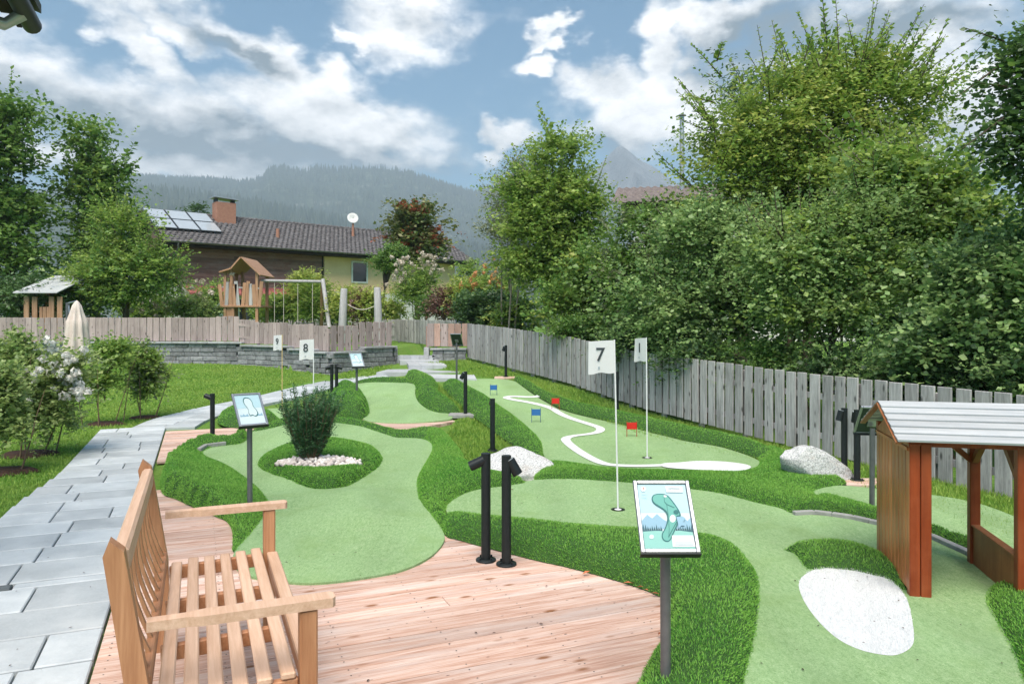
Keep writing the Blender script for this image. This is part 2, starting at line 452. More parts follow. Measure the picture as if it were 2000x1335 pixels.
    M['blue'] = plain('blue_board', (.035, .16, .42), (.03, .13, .36), 6, .5)
    M['red'] = plain('red_board', (.62, .025, .015), (.52, .02, .012), 6, .5)
    M['blue_leg'] = plain('dark_blue_leg', (.03, .07, .16), None, 6, .5); M['red_leg'] = plain('dark_red_leg', (.38, .02, .015), None, 6, .5)
    n = NT('granite_boulder'); c = n.coord((1, 1, 1), False)
    sp = n.noise(c, 75, 4, .8)
    col = n.ramp(sp, [(.36, (.13, .135, .14)), (.47, (.52, .525, .52)), (.7, (.78, .78, .76))])
    col = n.mix(n.ramp(n.noise(c, 5, 6, .7), [(.55, (0, 0, 0)), (.75, (.55,) * 3)]), col, (.33, .25, .19))
    n.bump(n.noise(c, 25, 8, .7), .9, .02); M['granite'] = n.fin(col, .8, .25)
    # picket fences
    def picket(name, lt, dk, foot):
        n = NT(name); c = n.coord((30, 30, 1.6)); a = n.noise(c, 1.2, 7, .62, .6); b = n.noise(c, 6, 4, .6)
        f = n.math('ADD', n.math('MULTIPLY', a, .65), n.math('MULTIPLY', b, .35))
        col = n.ramp(f, [(.3, dk), (.5, tuple((x + y) / 2 for x, y in zip(lt, dk))), (.68, lt)])
        kc = n.coord((10, 10, 3.6)); vo = n.n('ShaderNodeTexVoronoi'); vo.inputs['Scale'].default_value = 1; n.l(kc, vo.inputs['Vector'])
        col = n.mix(n.ramp(vo.outputs['Distance'], [(.07, (.9,) * 3), (.19, (0, 0, 0))]), col, tuple(x * .3 for x in dk))
        wn = n.noise(n.coord((3, 3, 1.1)), 1.6, 5, .65)
        col = n.mix(n.ramp(wn, [(.5, (0, 0, 0)), (.75, (.6,) * 3)]), col, foot)
        col = n.vary(col, .2); n.bump(f, .35, .004); return n.fin(col, .8, .15)
    M['picket_grey'] = picket('weathered_picket', (.56, .545, .535), (.20, .195, .193), (.11, .107, .102))
    M['picket_brown'] = picket('brownish_picket', (.48, .40, .38), (.27, .21, .195), (.16, .13, .12))
    M['picket_new'] = picket('newer_picket', (.52, .37, .31), (.33, .20, .16), (.24, .17, .14))
    M['block'] = plain('split_wall_block', (.33, .335, .345), (.14, .145, .155), 14, .9, bump=.9, bs=40, vary=.3)
    M['coping'] = plain('coping_stone', (.42, .43, .44), (.27, .28, .285), 7, .85, bump=.5, bs=50, vary=.14)
    M['concrete'] = plain('kerb_concrete', (.36, .36, .34), (.24, .24, .23), 12, .9, bump=.5, bs=60)
    # playhouse obstacle
    M['cedar'] = wood('glazed_larch_board', (.62, .23, .085), (.36, .10, .034), (22, 22, 1.2), vary=.2, rough=.36, bump=.12, weather=((.24, .075, .028), 3.5, .55))
    M['cedar_dark'] = wood('red_brown_glaze', (.30, .06, .018), (.17, .03, .01), (20, 20, 1.2), vary=.12, rough=.38, bump=.12, weather=((.36, .10, .04), 4.5, .5))
    M['cedar_panel'] = wood('brown_panel', (.33, .12, .045), (.20, .065, .024), (14, 14, 1.4), vary=.08, rough=.42, bump=.12, weather=((.42, .20, .095), 4, .5))
    M['silver_board'] = wood('silvered_roof_board', (.52, .535, .54), (.33, .345, .35), (1.2, 24, 24), vary=.08, rough=.7, weather=((.36, .39, .41), 5, .5))
    # playground and house
    M['play_wood'] = wood('playground_larch', (.50, .30, .19), (.30, .16, .09), (18, 18, 1.4), vary=.12)
    M['play_grey'] = wood('silvered_log', (.50, .49, .49), (.31, .30, .30), (16, 16, 1.4), vary=.12)
    M['slide'] = plain('slide_steel', (.40, .48, .50), (.32, .40, .42), 4, .3, .6)
    M['rope'] = plain('rope', (.55, .5, .44), None, 20, .8)
    M['siding'] = wood('dark_stained_siding', (.33, .18, .15), (.15, .08, .068), (1.0, 22, 22), vary=.3, rough=.7, weather=((.31, .24, .225), 2.4, .5))
    M['siding_dark'] = plain('eave_boards', (.03, .022, .02), (.016, .012, .011), 8, .8)
    M['render_yellow'] = plain('yellow_render', (.86, .62, .38), (.78, .54, .31), 3, .9, bump=.3, bs=60)
    M['white_wall'] = plain('white_render', (.7, .69, .66), (.62, .61, .58), 3, .9, bump=.3, bs=60)
    n = NT('concrete_roof_tile'); c = n.coord((1, 1, 1), False)
    col = n.ramp(n.noise(c, 5, 6, .75), [(.32, (.045, .04, .041)), (.5, (.105, .098, .10)), (.72, (.24, .23, .23))])
    n.bump(n.noise(c, 30, 5, .7), .4, .02); M['tile'] = n.fin(n.vary(col, .1), .7, .3)
    M['tile_brown'] = plain('brown_roof_tile', (.24, .20, .19), (.12, .10, .098), 6, .75, bump=.4, bs=30)
    M['gutter'] = plain('zinc_gutter', (.20, .20, .21), (.12, .12, .13), 6, .45, .5)
    M['panel_glass'] = plain('collector_glass', (.42, .46, .49), (.36, .40, .43), .6, .12, 0, spec=.8)
    M['panel_frame'] = plain('collector_frame', (.10, .11, .12), None, 6, .4, .5)
    M['brick_red'] = plain('chimney_render', (.42, .22, .15), (.33, .16, .11), 6, .9, bump=.4, bs=40)
    M['tin'] = plain('zinc_cap', (.45, .46, .48), (.36, .37, .39), 6, .4, .6)
    M['dish'] = plain('dish_white', (.72, .72, .70), None, 5, .5)
    M['awning'] = plain('faded_awning', (.36, .11, .10), (.28, .085, .08), 5, .8)
    n = NT('window_pane'); M['pane'] = n.fin((.015, .018, .02), .06, .6)
    M['frame_white'] = plain('white_frame', (.75, .75, .73), None, 8, .5)
    M['canvas'] = plain('parasol_canvas', (.68, .60, .54), (.56, .47, .42), 6, .9, bump=.2, bs=40)
    M['bark'] = plain('bark', (.13, .10, .075), (.05, .04, .03), 12, .95, bump=1, bs=30, stretch=(2, 2, .4))
    M['bark_pale'] = plain('pale_bark', (.42, .37, .31), (.19, .16, .13), 9, .95, bump=.8, bs=30, stretch=(2, 2, .5))
    M['twig'] = plain('shrub_stem', (.22, .15, .095), (.12, .08, .05), 14, .9)
    # foliage of the kinds in the picture
    M['lf_maple'] = leafy('maple_leaf', (.115, .25, .05), (.27, .40, .10), (.042, .11, .025), .42)
    M['lf_light'] = leafy('hornbeam_leaf', (0.18, 0.34, 0.055), (0.40, 0.50, 0.12), (0.07, 0.165, 0.03), .45)
    M['lf_yellow'] = leafy('lime_leaf', (0.30, 0.42, 0.07), (0.54, 0.56, 0.15), (0.14, 0.25, 0.045), .48)
    M['lf_blue'] = leafy('shade_maple_leaf', (.17, .33, .09), (.42, .55, .22), (.065, .155, .045), .42)
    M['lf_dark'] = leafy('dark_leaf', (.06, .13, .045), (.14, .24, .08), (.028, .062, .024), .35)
    M['lf_birch'] = leafy('birch_leaf', (.18, .33, .06), (.40, .52, .13), (.075, .165, .035), .45)
    M['lf_grey'] = leafy('greyish_leaf', (0.189, 0.225, 0.116), (0.362, 0.392, 0.232), (0.087, 0.123, 0.065), .35)
    M['lf_red'] = leafy('red_leaf', (0.334, 0.072, 0.043), (0.522, 0.174, 0.087), (0.116, 0.036, 0.029), .3)
    M['lf_rust'] = leafy('rust_green_leaf', (.11, .21, .055), (.24, .22, .085), (.05, .105, .03), .35)
    M['lf_purple'] = leafy('purple_leaf', (0.152, 0.080, 0.072), (0.290, 0.174, 0.123), (0.065, 0.036, 0.036), .3)
    M['lf_shrub'] = leafy('shrub_leaf', (.24, .36, .10), (.44, .52, .20), (.10, .19, .05), .42)
    M['needle'] = leafy('yew_needle', (.05, .135, .055), (.115, .24, .09), (.022, .065, .03), .25)
    M['bloom_white'] = leafy('white_petal', (.74, .72, .66), (.84, .83, .80), (.6, .58, .5), .3)
    M['bloom_cream'] = leafy('cream_petal', (.55, .47, .36), (.72, .66, .56), (.36, .28, .2), .3)
    M['bloom_orange'] = leafy('orange_petal', (.62, .30, .10), (.72, .42, .18), (.5, .12, .05), .3)
    M['conifer'] = leafy('far_conifer', (.03, .05, .04), (.065, .09, .065), (.016, .03, .026), .05, .8, .1)
    M['dead_leaf'] = plain('fallen_leaf', (.40, .12, .05), (.28, .09, .04), 20, .8, vary=.4)
    M['pebble'] = leafy('pale_pebble', (.55, .49, .45), (.76, .72, .68), (.40, .34, .32), .0, .7, .3)
    n = NT('mountain_forest'); c = n.coord((1, 1, 1), False)
    col = n.ramp(n.noise(c, .02, 8, .7), [(.35, (.02, .036, .022)), (.56, (.06, .085, .05)), (.68, (.24, .245, .21))])
    M['hill'] = n.fin(col, .95, .05)
    n = NT('mountain_rock'); c = n.coord((1, 1, .35), False)
    col = n.ramp(n.noise(c, .012, 9, .72), [(.35, (.16, .17, .18)), (.55, (.36, .37, .38)), (.72, (.55, .55, .55))])
    n.bump(n.noise(c, .02, 9, .75), 1, 60); M['rock'] = n.fin(col, .95, .05)
    # print colours of the course boards
    for k, c in dict(p_white=(.66, .68, .68), p_sky=(.40, .57, .62), p_pale=(.54, .64, .66), p_hill=(.25, .40, .50), p_wood=(.05, .12, .145), p_mint=(.24, .47, .42),
                     p_green=(.14, .37, .32), p_edge=(.045, .15, .15), p_grey=(.36, .44, .47), p_red=(.5, .16, .1)).items():
        M[k] = plain('print_' + k[2:], c, tuple(x * .94 for x in c), 6, .55, spec=.12)
    M['sign_back'] = plain('sign_back', (.035, .055, .04), (.025, .04, .03), 6, .45)
mats()

# ------------------------------------------------------------------ ground and lawn
rng = np.random.default_rng(7)
def ground():
    xs = np.unique(np.concatenate([np.arange(-20, 12.01, .2), np.geomspace(12, 6400, 34), -np.geomspace(20, 6400, 30)]))
    ys = np.unique(np.concatenate([np.arange(-1, 30.01, .2), np.geomspace(30, 6400, 38), -np.geomspace(1, 300, 12)]))
    nx, ny = len(xs), len(ys)
    V = np.empty((ny, nx, 3), np.float32)
    for j, y in enumerate(ys):
        for i, x in enumerate(xs):
            z = G(x, y) - .045
            if x > 9 and y > 3: z += 0
            V[j, i] = (x, y, z)
    idx = np.arange(nx * ny).reshape(ny, nx)
    Fc = np.stack([idx[:-1, :-1], idx[:-1, 1:], idx[1:, 1:], idx[1:, :-1]], -1).reshape(-1, 4)
    o = link('ground', np_mesh('ground', V.reshape(-1, 3), Fc, M['lawn'], True))
    tag(o, 'green lawn ground reaching from the course to the hills', 'ground', kind='structure')
ground()

def inside(pts, poly):
    """even-odd test, vectorised"""
    x, y = pts[:, 0], pts[:, 1]; c = np.zeros(len(pts), bool); n = len(poly)
    for i in range(n):
        x0, y0 = poly[i]; x1, y1 = poly[(i + 1) % n]
        if y0 == y1: continue
        k = ((y0 > y) != (y1 > y)) & (x < (x1 - x0) * (y - y0) / (y1 - y0) + x0); c ^= k
    return c
def seg_dist(pts, poly, closed=True, idx=None):
    d = np.full(len(pts), 1e9); n = len(poly)
    for i in (range(n if closed else n - 1) if idx is None else idx):
        a = np.array(poly[i]); b = np.array(poly[(i + 1) % n]); ab = b - a
        L = max(1e-12, ab @ ab); t = np.clip(((pts - a) @ ab) / L, 0, 1)
        d = np.minimum(d, np.hypot(*(pts - a - t[:, None] * ab).T))
    return d
def smooth_poly(P, it=2, closed=True):
    P = [np.array(p[:2], float) for p in P]
    for _ in range(it):
        Q = []
        n = len(P)
        for i in range(n if closed else n - 1):
            a, b = P[i], P[(i + 1) % n]; Q += [a * .75 + b * .25, a * .25 + b * .75]
        if not closed: Q = [P[0]] + Q + [P[-1]]
        P = Q
    return [tuple(p) for p in P]
Tv = np.vectorize(T)
def tri_region(poly, step, holes=()):
    """triangulate a plan outline with interior grid points"""
    P = np.array(poly); lo, hi = P.min(0), P.max(0)
    gx, gy = np.meshgrid(np.arange(lo[0], hi[0], step), np.arange(lo[1], hi[1], step))
    gx = gx + (np.arange(gx.shape[0]) % 2)[:, None] * step * .5
    g = np.stack([gx.ravel(), gy.ravel()], 1)
    ok = inside(g, poly) & (seg_dist(g, poly) > step * .4)
    for h in holes: ok &= ~inside(g, h) & (seg_dist(g, h) > step * .4)
    g = g[ok]
    verts = [Vector(p) for p in poly]; edges = [(i, (i + 1) % len(poly)) for i in range(len(poly))]
    for h in holes:
        n = len(verts); verts += [Vector(p) for p in h]; edges += [(n + i, n + (i + 1) % len(h)) for i in range(len(h))]
    verts += [Vector(p) for p in g]
    v, e, f, *_ = delaunay_2d_cdt(verts, edges, [], 0, 1e-6)
    v = np.array([tuple(p) for p in v]); f = np.array([q for q in f if len(q) == 3])
    cen = v[f].mean(1); ok = inside(cen, poly)
    for h in holes: ok &= ~inside(cen, h)
    f = f[ok]
    a = v[f]; area = np.cross(a[:, 1] - a[:, 0], a[:, 2] - a[:, 0])
    f[area < 0] = f[area < 0][:, ::-1]
    return v, f
def px_poly(px, it=2): return smooth_poly([U(x, y)[:2] for x, y in px], it)

def blades(V, Fc, dens, hgt, wid, seed, lean=.55, hole=None):
    """grass blades standing on a triangulated surface: one bent two-triangle blade each; dens is a function of plan position"""
    r = np.random.default_rng(seed)
    A = V[Fc]; n = np.cross(A[:, 1] - A[:, 0], A[:, 2] - A[:, 0]); ar = np.linalg.norm(n, axis=1) / 2
    nn = n / np.maximum(1e-9, 2 * ar[:, None])
    c = A.mean(1); k = r.poisson(ar * dens(c))
    fi = np.repeat(np.arange(len(Fc)), k); m = len(fi)
    u = r.random(m); w = r.random(m); s = u + w > 1; u[s] = 1 - u[s]; w[s] = 1 - w[s]
    p = A[fi, 0] + (A[fi, 1] - A[fi, 0]) * u[:, None] + (A[fi, 2] - A[fi, 0]) * w[:, None]
    up = nn[fi] * .75 + np.array([0, 0, .45]) + r.normal(0, lean * .5, (m, 3)); up /= np.linalg.norm(up, axis=1)[:, None]
    th = r.random(m) * 2 * np.pi; side = np.stack([np.cos(th), np.sin(th), np.zeros(m)], 1)
    side -= up * (side * up).sum(1)[:, None]; side /= np.linalg.norm(side, axis=1)[:, None]
    bend = np.cross(up, side)
    sc = np.clip(np.linalg.norm(p[:, :2], axis=1) / 7, .8, 3.0)      # a little broader far away, where single blades would vanish
    h = hgt * r.uniform(.6, 1.15, m); wd = wid * sc * r.uniform(.7, 1.2, m)
    b0 = p - side * wd[:, None] / 2; b1 = p + side * wd[:, None] / 2
    m0 = p + up * (h * .45)[:, None] + bend * (h * .12)[:, None]
    ma = m0 - side * wd[:, None] * .58; mb = m0 + side * wd[:, None] * .58
    tip = p + up * (h * .95)[:, None] + bend * (h * r.uniform(.25, .6, m))[:, None]
    VV = np.stack([p, mb, ma, tip], 1).reshape(-1, 3)
    i = np.arange(m) * 4
    FF = np.stack([np.stack([i, i + 1, i + 2], 1), np.stack([i + 2, i + 1, i + 3], 1)], 1).reshape(-1, 3)
    return VV, FF

def hill_noise(X, Y, s=.9): return mnoise.noise(Vector((X * s, Y * s, 3.7)))

# ---- putting greens: sheets of short turf just above the decking
GREENS = {}
def green(name, px, label, lift=.014, step=.12, it=2, swell=0.0, holes=()):
    poly = px_poly(px, it); v, f = tri_region(poly, step, holes)
    z = Tv(v[:, 0], v[:, 1]) + lift
    if swell:
        d = seg_dist(v, poly); z = z + np.array([swell * max(0, hill_noise(a, b, 1.1)) for a, b in v]) * np.clip(d / .5, 0, 1)
    nv = len(v)
    V = np.concatenate([np.c_[v, z]])
    # turned-down rim so that the sheet has an edge
    ring = np.array(poly); zr = Tv(ring[:, 0], ring[:, 1]) + lift
    k = len(ring)
    V = np.concatenate([V, np.c_[ring, zr], np.c_[ring, zr - lift - .04]])
    q = np.arange(k); t1 = np.stack([nv + q, nv + k + q, nv + (q + 1) % k], 1); t2 = np.stack([nv + (q + 1) % k, nv + k + q, nv + k + (q + 1) % k], 1)
    o = link(name, np_mesh(name, V, np.concatenate([f, t1, t2]), M['putt'], False))
    o.data.polygons.foreach_set('use_smooth', np.r_[np.ones(len(f), bool), np.zeros(2 * k, bool)])
    tag(o, label, 'putting green', 'putting greens', 'structure'); GREENS[name] = poly
    return o
HEART = [(560, 1140), (595, 1143), (651, 1140), (726, 1129), (786, 1118), (839, 1093), (864, 1068), (871, 1048), (850, 1016), (826, 988), (817, 972), (816, 940),
         (822, 924), (836, 900), (848, 880), (845, 864), (822, 856), (796, 855), (774, 855), (756, 849), (720, 837), (700, 831), (660, 826), (610, 823), (560, 828), (528, 837), (490, 843),
         (478, 866), (440, 870), (415, 873), (391, 882), (400, 892), (440, 906), (485, 938), (510, 960), (527, 988), (510, 1018), (480, 1055), (458, 1078), (452, 1100), (470, 1122), (510, 1135)]
green('heart_green', HEART, 'heart-shaped pale green putting surface around the pebble island', swell=.10)
SEVEN = [(869, 1003), (874, 986), (890, 974), (912, 962), (940, 955), (1000, 948), (1037, 940), (1062, 936), (1112, 935), (1175, 939), (1242, 944), (1300, 950), (1360, 957), (1400, 962), (1450, 975),
         (1487, 985), (1525, 993), (1550, 1006), (1625, 1010), (1700, 1024), (1765, 1038), (1818, 1052), (1893, 1086), (1960, 1126), (2060, 1190), (2120, 1400), (1900, 1460), (1440, 1460),
         (1444, 1380), (1452, 1335), (1461, 1294), (1470, 1260), (1477, 1215), (1480, 1181), (1480, 1147), (1474, 1125), (1459, 1100), (1425, 1078), (1380, 1066), (1250, 1060), (1125, 1048), (1000, 1036), (900, 1022)]
BUNK = [(1557, 1141), (1575, 1122), (1607, 1111), (1663, 1115), (1709, 1126), (1738, 1133), (1770, 1167), (1780, 1203), (1787, 1252), (1780, 1271), (1754, 1285), (1728, 1285), (1682, 1276), (1637, 1255), (1598, 1219), (1568, 1177)]
bpoly = px_poly(BUNK)
green('long_green', SEVEN, 'long pale green putting surface with flag seven and the white bunker', holes=[bpoly])
PUTT = [(900, 743), (937, 740), (1002, 742), (1018, 755), (1060, 784), (1112, 807), (1157, 818), (1199, 827), (1243, 839), (1296, 852), (1340, 864), (1400, 872), (1450, 887), (1482, 900), (1489, 910),
        (1475, 922), (1437, 931), (1375, 928), (1275, 926), (1200, 924), (1159, 917), (1099, 910), (1070, 908), (1057, 878), (1054, 860), (1018, 828), (981, 802), (955, 781), (915, 760)]
green('practice_green', PUTT, 'sloping practice putting surface with winding white line beside the picket fence')
UPPER = [(704, 821), (722, 808), (714, 782), (704, 768), (690, 755), (700, 748), (740, 746), (808, 749), (812, 756), (810, 768), (814, 784), (830, 798), (850, 806), (878, 808), (887, 818), (870, 822), (800, 828), (740, 827)]
green('upper_green', UPPER, 'small pale green putting surface below the stone steps', step=.2)
RIGHTG = [(1581, 966), (1598, 955), (1637, 949), (1696, 954), (1819, 968), (1898, 981), (1950, 998), (1990, 1015), (2060, 1040), (2080, 1100), (1960, 1100), (1891, 1068), (1818, 1043), (1709, 1008), (1656, 993), (1608, 979)]
green('narrow_green', RIGHTG, 'narrow putting surface behind the brown playhouse')
NINE = [(470, 818), (500, 800), (560, 797), (605, 803), (600, 815), (540, 822)]
green('far_green', NINE, 'pale green putting surface where flag nine stands', step=.3)

# ---- white line and white sand bunkers, laid on the turf
def sheet(name, poly, mat, label, lift, step, cat, kind='structure', sink=0.0):
    v, f = tri_region(poly, step); d = seg_dist(v, poly)
    z = Tv(v[:, 0], v[:, 1]) + lift - sink * np.clip(d / .35, 0, 1) ** 1.3
    o = link(name, np_mesh(name, np.c_[v, z], f, mat, True)); return tag(o, label, cat, kind=kind), np.c_[v, z], f
def ribbon(px, w):
    C = [np.array(U(x, y)[:2]) for x, y in px]; C = [np.array(p) for p in smooth_poly(C, 2, False)]
    Lf, Rt = [], []
    for i, p in enumerate(C):
        t = C[min(i + 1, len(C) - 1)] - C[max(i - 1, 0)]; t /= np.linalg.norm(t); nrm = np.array([-t[1], t[0]])
        Lf.append(tuple(p + nrm * w / 2)); Rt.append(tuple(p - nrm * w / 2))
    return Lf, Rt
LINE = [(1061, 768), (1053, 776), (1031, 777), (1000, 775), (984, 778), (1007, 783), (1039, 788), (1078, 798), (1091, 808), (1112, 818), (1157, 832), (1174, 838), (1172, 845), (1150, 850),
        (1120, 853), (1103, 858), (1108, 867), (1133, 886), (1168, 905), (1192, 911), (1243, 913), (1305, 911)]
Lf, Rt = ribbon(LINE, .125)
V = []; Fq = []
for i, (a, b) in enumerate(zip(Lf, Rt)):
    V += [(*a, T(*a) + .021), (*b, T(*b) + .021)]
    if i: Fq.append((2 * i - 2, 2 * i - 1, 2 * i + 1, 2 * i))
o = link('white_line', np_mesh('white_line', V, Fq, M['white_turf'], True))
tag(o, 'white turf line winding over the practice green', 'turf line', kind='structure')
sheet('white_crescent', px_poly([(1290, 908), (1325, 907), (1362, 903), (1425, 905), (1476, 914), (1445, 926), (1375, 922), (1292, 917)]), M['white_turf'], 'white crescent of turf at the near end of the practice green', .025, .15, 'turf bunker')
bo, bv, bf = sheet('white_bunker', bpoly, M['white_turf'], 'oval bunker of white turf in front of the playhouse', .015, .04, 'turf bunker', sink=.05)
VV, FF = blades(bv, bf, lambda c: np.full(len(c), 16000.), .016, .0022, 5, .7)
link('white_blades', np_mesh('white_blades', VV, FF, M['white_blade']), bo)['kind'] = 'stuff'

# ---- raised fringes of long turf: pillow profile from the outline inwards
def fringe(px, label, hmax, w=.25, gentle=None, wg=.8, hole=None, dens=20000, hgt=.019, step=.07, it=2, name='turf_fringe', seed=1, extra=None):
    raw = [U(x, y)[:2] for x, y in px]; poly = smooth_poly(raw, it)
    v, f = tri_region(poly, step, [hole] if hole else [])
    prof = lambda t: np.sqrt(1 - (1 - np.clip(t, 0, 1)) ** 2)
    if gentle is None:
        h = prof(seg_dist(v, poly) / w)
    else:
        n = len(poly); m = len(raw); per = n // m
        g = set()
        for a, b in gentle:
            for i in range(a, b): g.update(range(i * per, (i + 1) * per))
        st = [i for i in range(n) if i not in g]; gl = [i for i in range(n) if i in g]
        h = np.minimum(prof(seg_dist(v, poly, idx=st) / w), np.clip(seg_dist(v, poly, idx=gl) / wg, 0, 1) ** .85)
    if hole: h = np.minimum(h, .52 + .48 * prof(seg_dist(v, hole) / .15))
    z = Tv(v[:, 0], v[:, 1]) + .004 + hmax * h * (1 + .12 * np.array([hill_noise(a, b, 2.2) for a, b in v]))
    V = np.c_[v, z]
    o = link(name, np_mesh(name, V, f, M['fringe_base'], True)); tag(o, label, 'turf fringe', 'fringes of long artificial turf', 'stuff')
    def dn(c): return dens * np.clip((6.5 / np.maximum(3.5, np.linalg.norm(c[:, :2], axis=1))) ** 1.25, .12, 1.5)
    VV, FF = blades(V, f, dn, hgt, .0042, seed, .5)
    link('grass_blades', np_mesh('grass_blades', VV, FF, M['fringe']), o)['kind'] = 'stuff'
    return V, f
fringe([(452, 1080), (457, 1040), (444, 1018), (425, 1011), (402, 1000), (376, 991), (340, 973), (318, 968), (313, 950), (318, 925), (328, 902), (345, 884), (365, 873), (396, 866), (430, 864), (452, 864), (484, 845),
        (480, 868), (440, 872), (415, 875), (393, 884), (402, 894), (442, 908), (487, 940), (512, 962), (529, 988), (512, 1019), (482, 1056), (464, 1078)],
       'steep green turf bank between the bench deck and the heart-shaped green', .25, .2, gentle=[(17, 27)], wg=.85, seed=11)
ISL = [(501, 908), (505, 917), (540, 936), (580, 952), (612, 960), (650, 961), (680, 952), (712, 934), (748, 908), (748, 897), (736, 887), (712, 881), (660, 872), (620, 870), (576, 877), (530, 892)]
bed_c = U(622, 905, .1); bed = [(bed_c.x + .46 * math.cos(t) * (1 + .05 * math.sin(3 * t)), bed_c.y + .24 * math.sin(t)) for t in np.linspace(0, 2 * math.pi, 36, endpoint=False)]
fringe(ISL, 'rounded triangular turf island ringing the pebble bed', .13, .16, hole=bed, seed=12)
fringe([(871, 1051), (894, 1054), (940, 1068), (1005, 1084), (1050, 1096), (1112, 1109), (1162, 1122), (1212, 1137), (1240, 1146), (1275, 1159), (1300, 1171), (1307, 1200), (1302, 1245), (1276, 1289), (1258, 1318), (1236, 1360), (1215, 1420),
        (1440, 1450), (1446, 1380), (1454, 1335), (1463, 1294), (1472, 1260), (1479, 1215), (1483, 1181), (1483, 1147), (1477, 1125), (1461, 1099), (1426, 1077), (1380, 1064), (1250, 1057), (1125, 1045), (1000, 1032), (895, 1019), (868, 1007), (860, 1030)],
       'thick turf border curving round the deck corner at the sign', .13, .24, seed=13, dens=10500)
fringe([(871, 1049), (850, 1017), (826, 989), (816, 972), (814, 940), (821, 924), (835, 900), (846, 880), (843, 866), (822, 856), (838, 840), (868, 843), (888, 868), (905, 888), (905, 905), (960, 930), (1037, 943), (1000, 950), (940, 957), (912, 964), (889, 976), (873, 988), (868, 1004), (878, 1018), (892, 1052)],
       'turf hillock between the heart-shaped green and the rock', .12, .4, seed=14)
fringe([(1037, 942), (1062, 938), (1112, 937), (1175, 941), (1242, 946), (1300, 952), (1360, 959), (1400, 964), (1450, 977), (1487, 987), (1525, 995), (1548, 1008), (1572, 1000), (1612, 982), (1583, 966), (1600, 956), (1640, 950), (1660, 944), (1600, 915), (1545, 890), (1500, 872), (1478, 893), (1486, 909), (1473, 921), (1437, 931), (1375, 928), (1275, 926), (1200, 924), (1159, 917), (1099, 909), (1060, 906)],
       'turf band between the practice green and the green of flag seven', .075, .22, seed=15)
fringe([(1548, 1006), (1580, 1001), (1625, 1006), (1700, 1020), (1765, 1035), (1818, 1048), (1893, 1082), (1960, 1122), (2000, 1122), (1960, 1092), (1891, 1064), (1818, 1039), (1709, 1004), (1656, 989), (1606, 976), (1565, 990)],
       'narrow turf strip above the concrete kerb behind the playhouse', .085, .09, seed=16, it=1)
fringe([(860, 750), (895, 747), (917, 760), (957, 781), (983, 802), (1020, 828), (1056, 860), (1060, 880), (1062, 905), (1040, 900), (1015, 878), (985, 858), (955, 835), (925, 815), (898, 790), (875, 770)],
       'raised turf edge along the near side of the practice green', .13, .3, seed=17, dens=8000)
fringe([(1000, 741), (1018, 753), (1061, 782), (1113, 805), (1158, 816), (1200, 825), (1244, 837), (1297, 850), (1341, 862), (1401, 870), (1452, 885), (1484, 898), (1530, 892), (1470, 866), (1400, 851), (1297, 830), (1200, 806), (1113, 787), (1062, 767), (1012, 735)],
       'raised turf edge between the practice green and the picket fence', .11, .3, seed=18, dens=7000)
fringe([(786, 735), (806, 750), (813, 757), (811, 769), (815, 785), (831, 799), (851, 807), (880, 809), (903, 808), (893, 795), (872, 781), (852, 766), (858, 750), (835, 737), (810, 730)],
       'bulging turf mound on the fence side of the upper green', .2, .4, seed=19, dens=8000, step=.12)
fringe([(638, 806), (668, 819), (704, 822), (724, 809), (718, 788), (706, 772), (684, 764), (655, 768), (638, 782)], 'tall rounded turf mound behind the yew', .36, .5, seed=20, dens=9000, step=.12)
fringe([(690, 757), (700, 749), (740, 747), (806, 750), (800, 742), (740, 740), (690, 748)], 'low turf edge at the top of the upper green', .08, .2, seed=21, dens=8000, step=.15)
fringe([(480, 847), (528, 839), (560, 830), (610, 825), (660, 828), (700, 833), (720, 839), (756, 851), (774, 857), (796, 857), (822, 858), (846, 866), (872, 850), (845, 836), (800, 842), (786, 846), (740, 833), (706, 823), (665, 818), (610, 816), (560, 820), (520, 829)],
       'slim turf edge along the far rim of the heart-shaped green', .06, .16, seed=22, dens=8000, step=.1)
fringe([(423, 826), (440, 834), (470, 837), (512, 836), (548, 826), (545, 816), (500, 803), (450, 803), (426, 813)], 'rounded turf mound beside the end of the paved path', .2, .5, seed=23, dens=8000, step=.12)
fringe([(1521, 1079), (1549, 1081), (1565, 1102), (1577, 1122), (1607, 1113), (1663, 1117), (1709, 1128), (1738, 1135), (1776, 1170), (1790, 1150), (1745, 1103), (1709, 1086), (1663, 1072), (1614, 1067), (1565, 1070)],
       'crescent turf mound between the bunker and the playhouse', .085, .17, seed=24, dens=11000, step=.05)
fringe([(1915, 1165), (1950, 1225), (1985, 1290), (2000, 1350), (2080, 1420), (2220, 1300), (2120, 1150), (2030, 1118), (1970, 1126)], 'dark turf bank at the corner beyond the playhouse', .1, .3, seed=25, dens=11000)

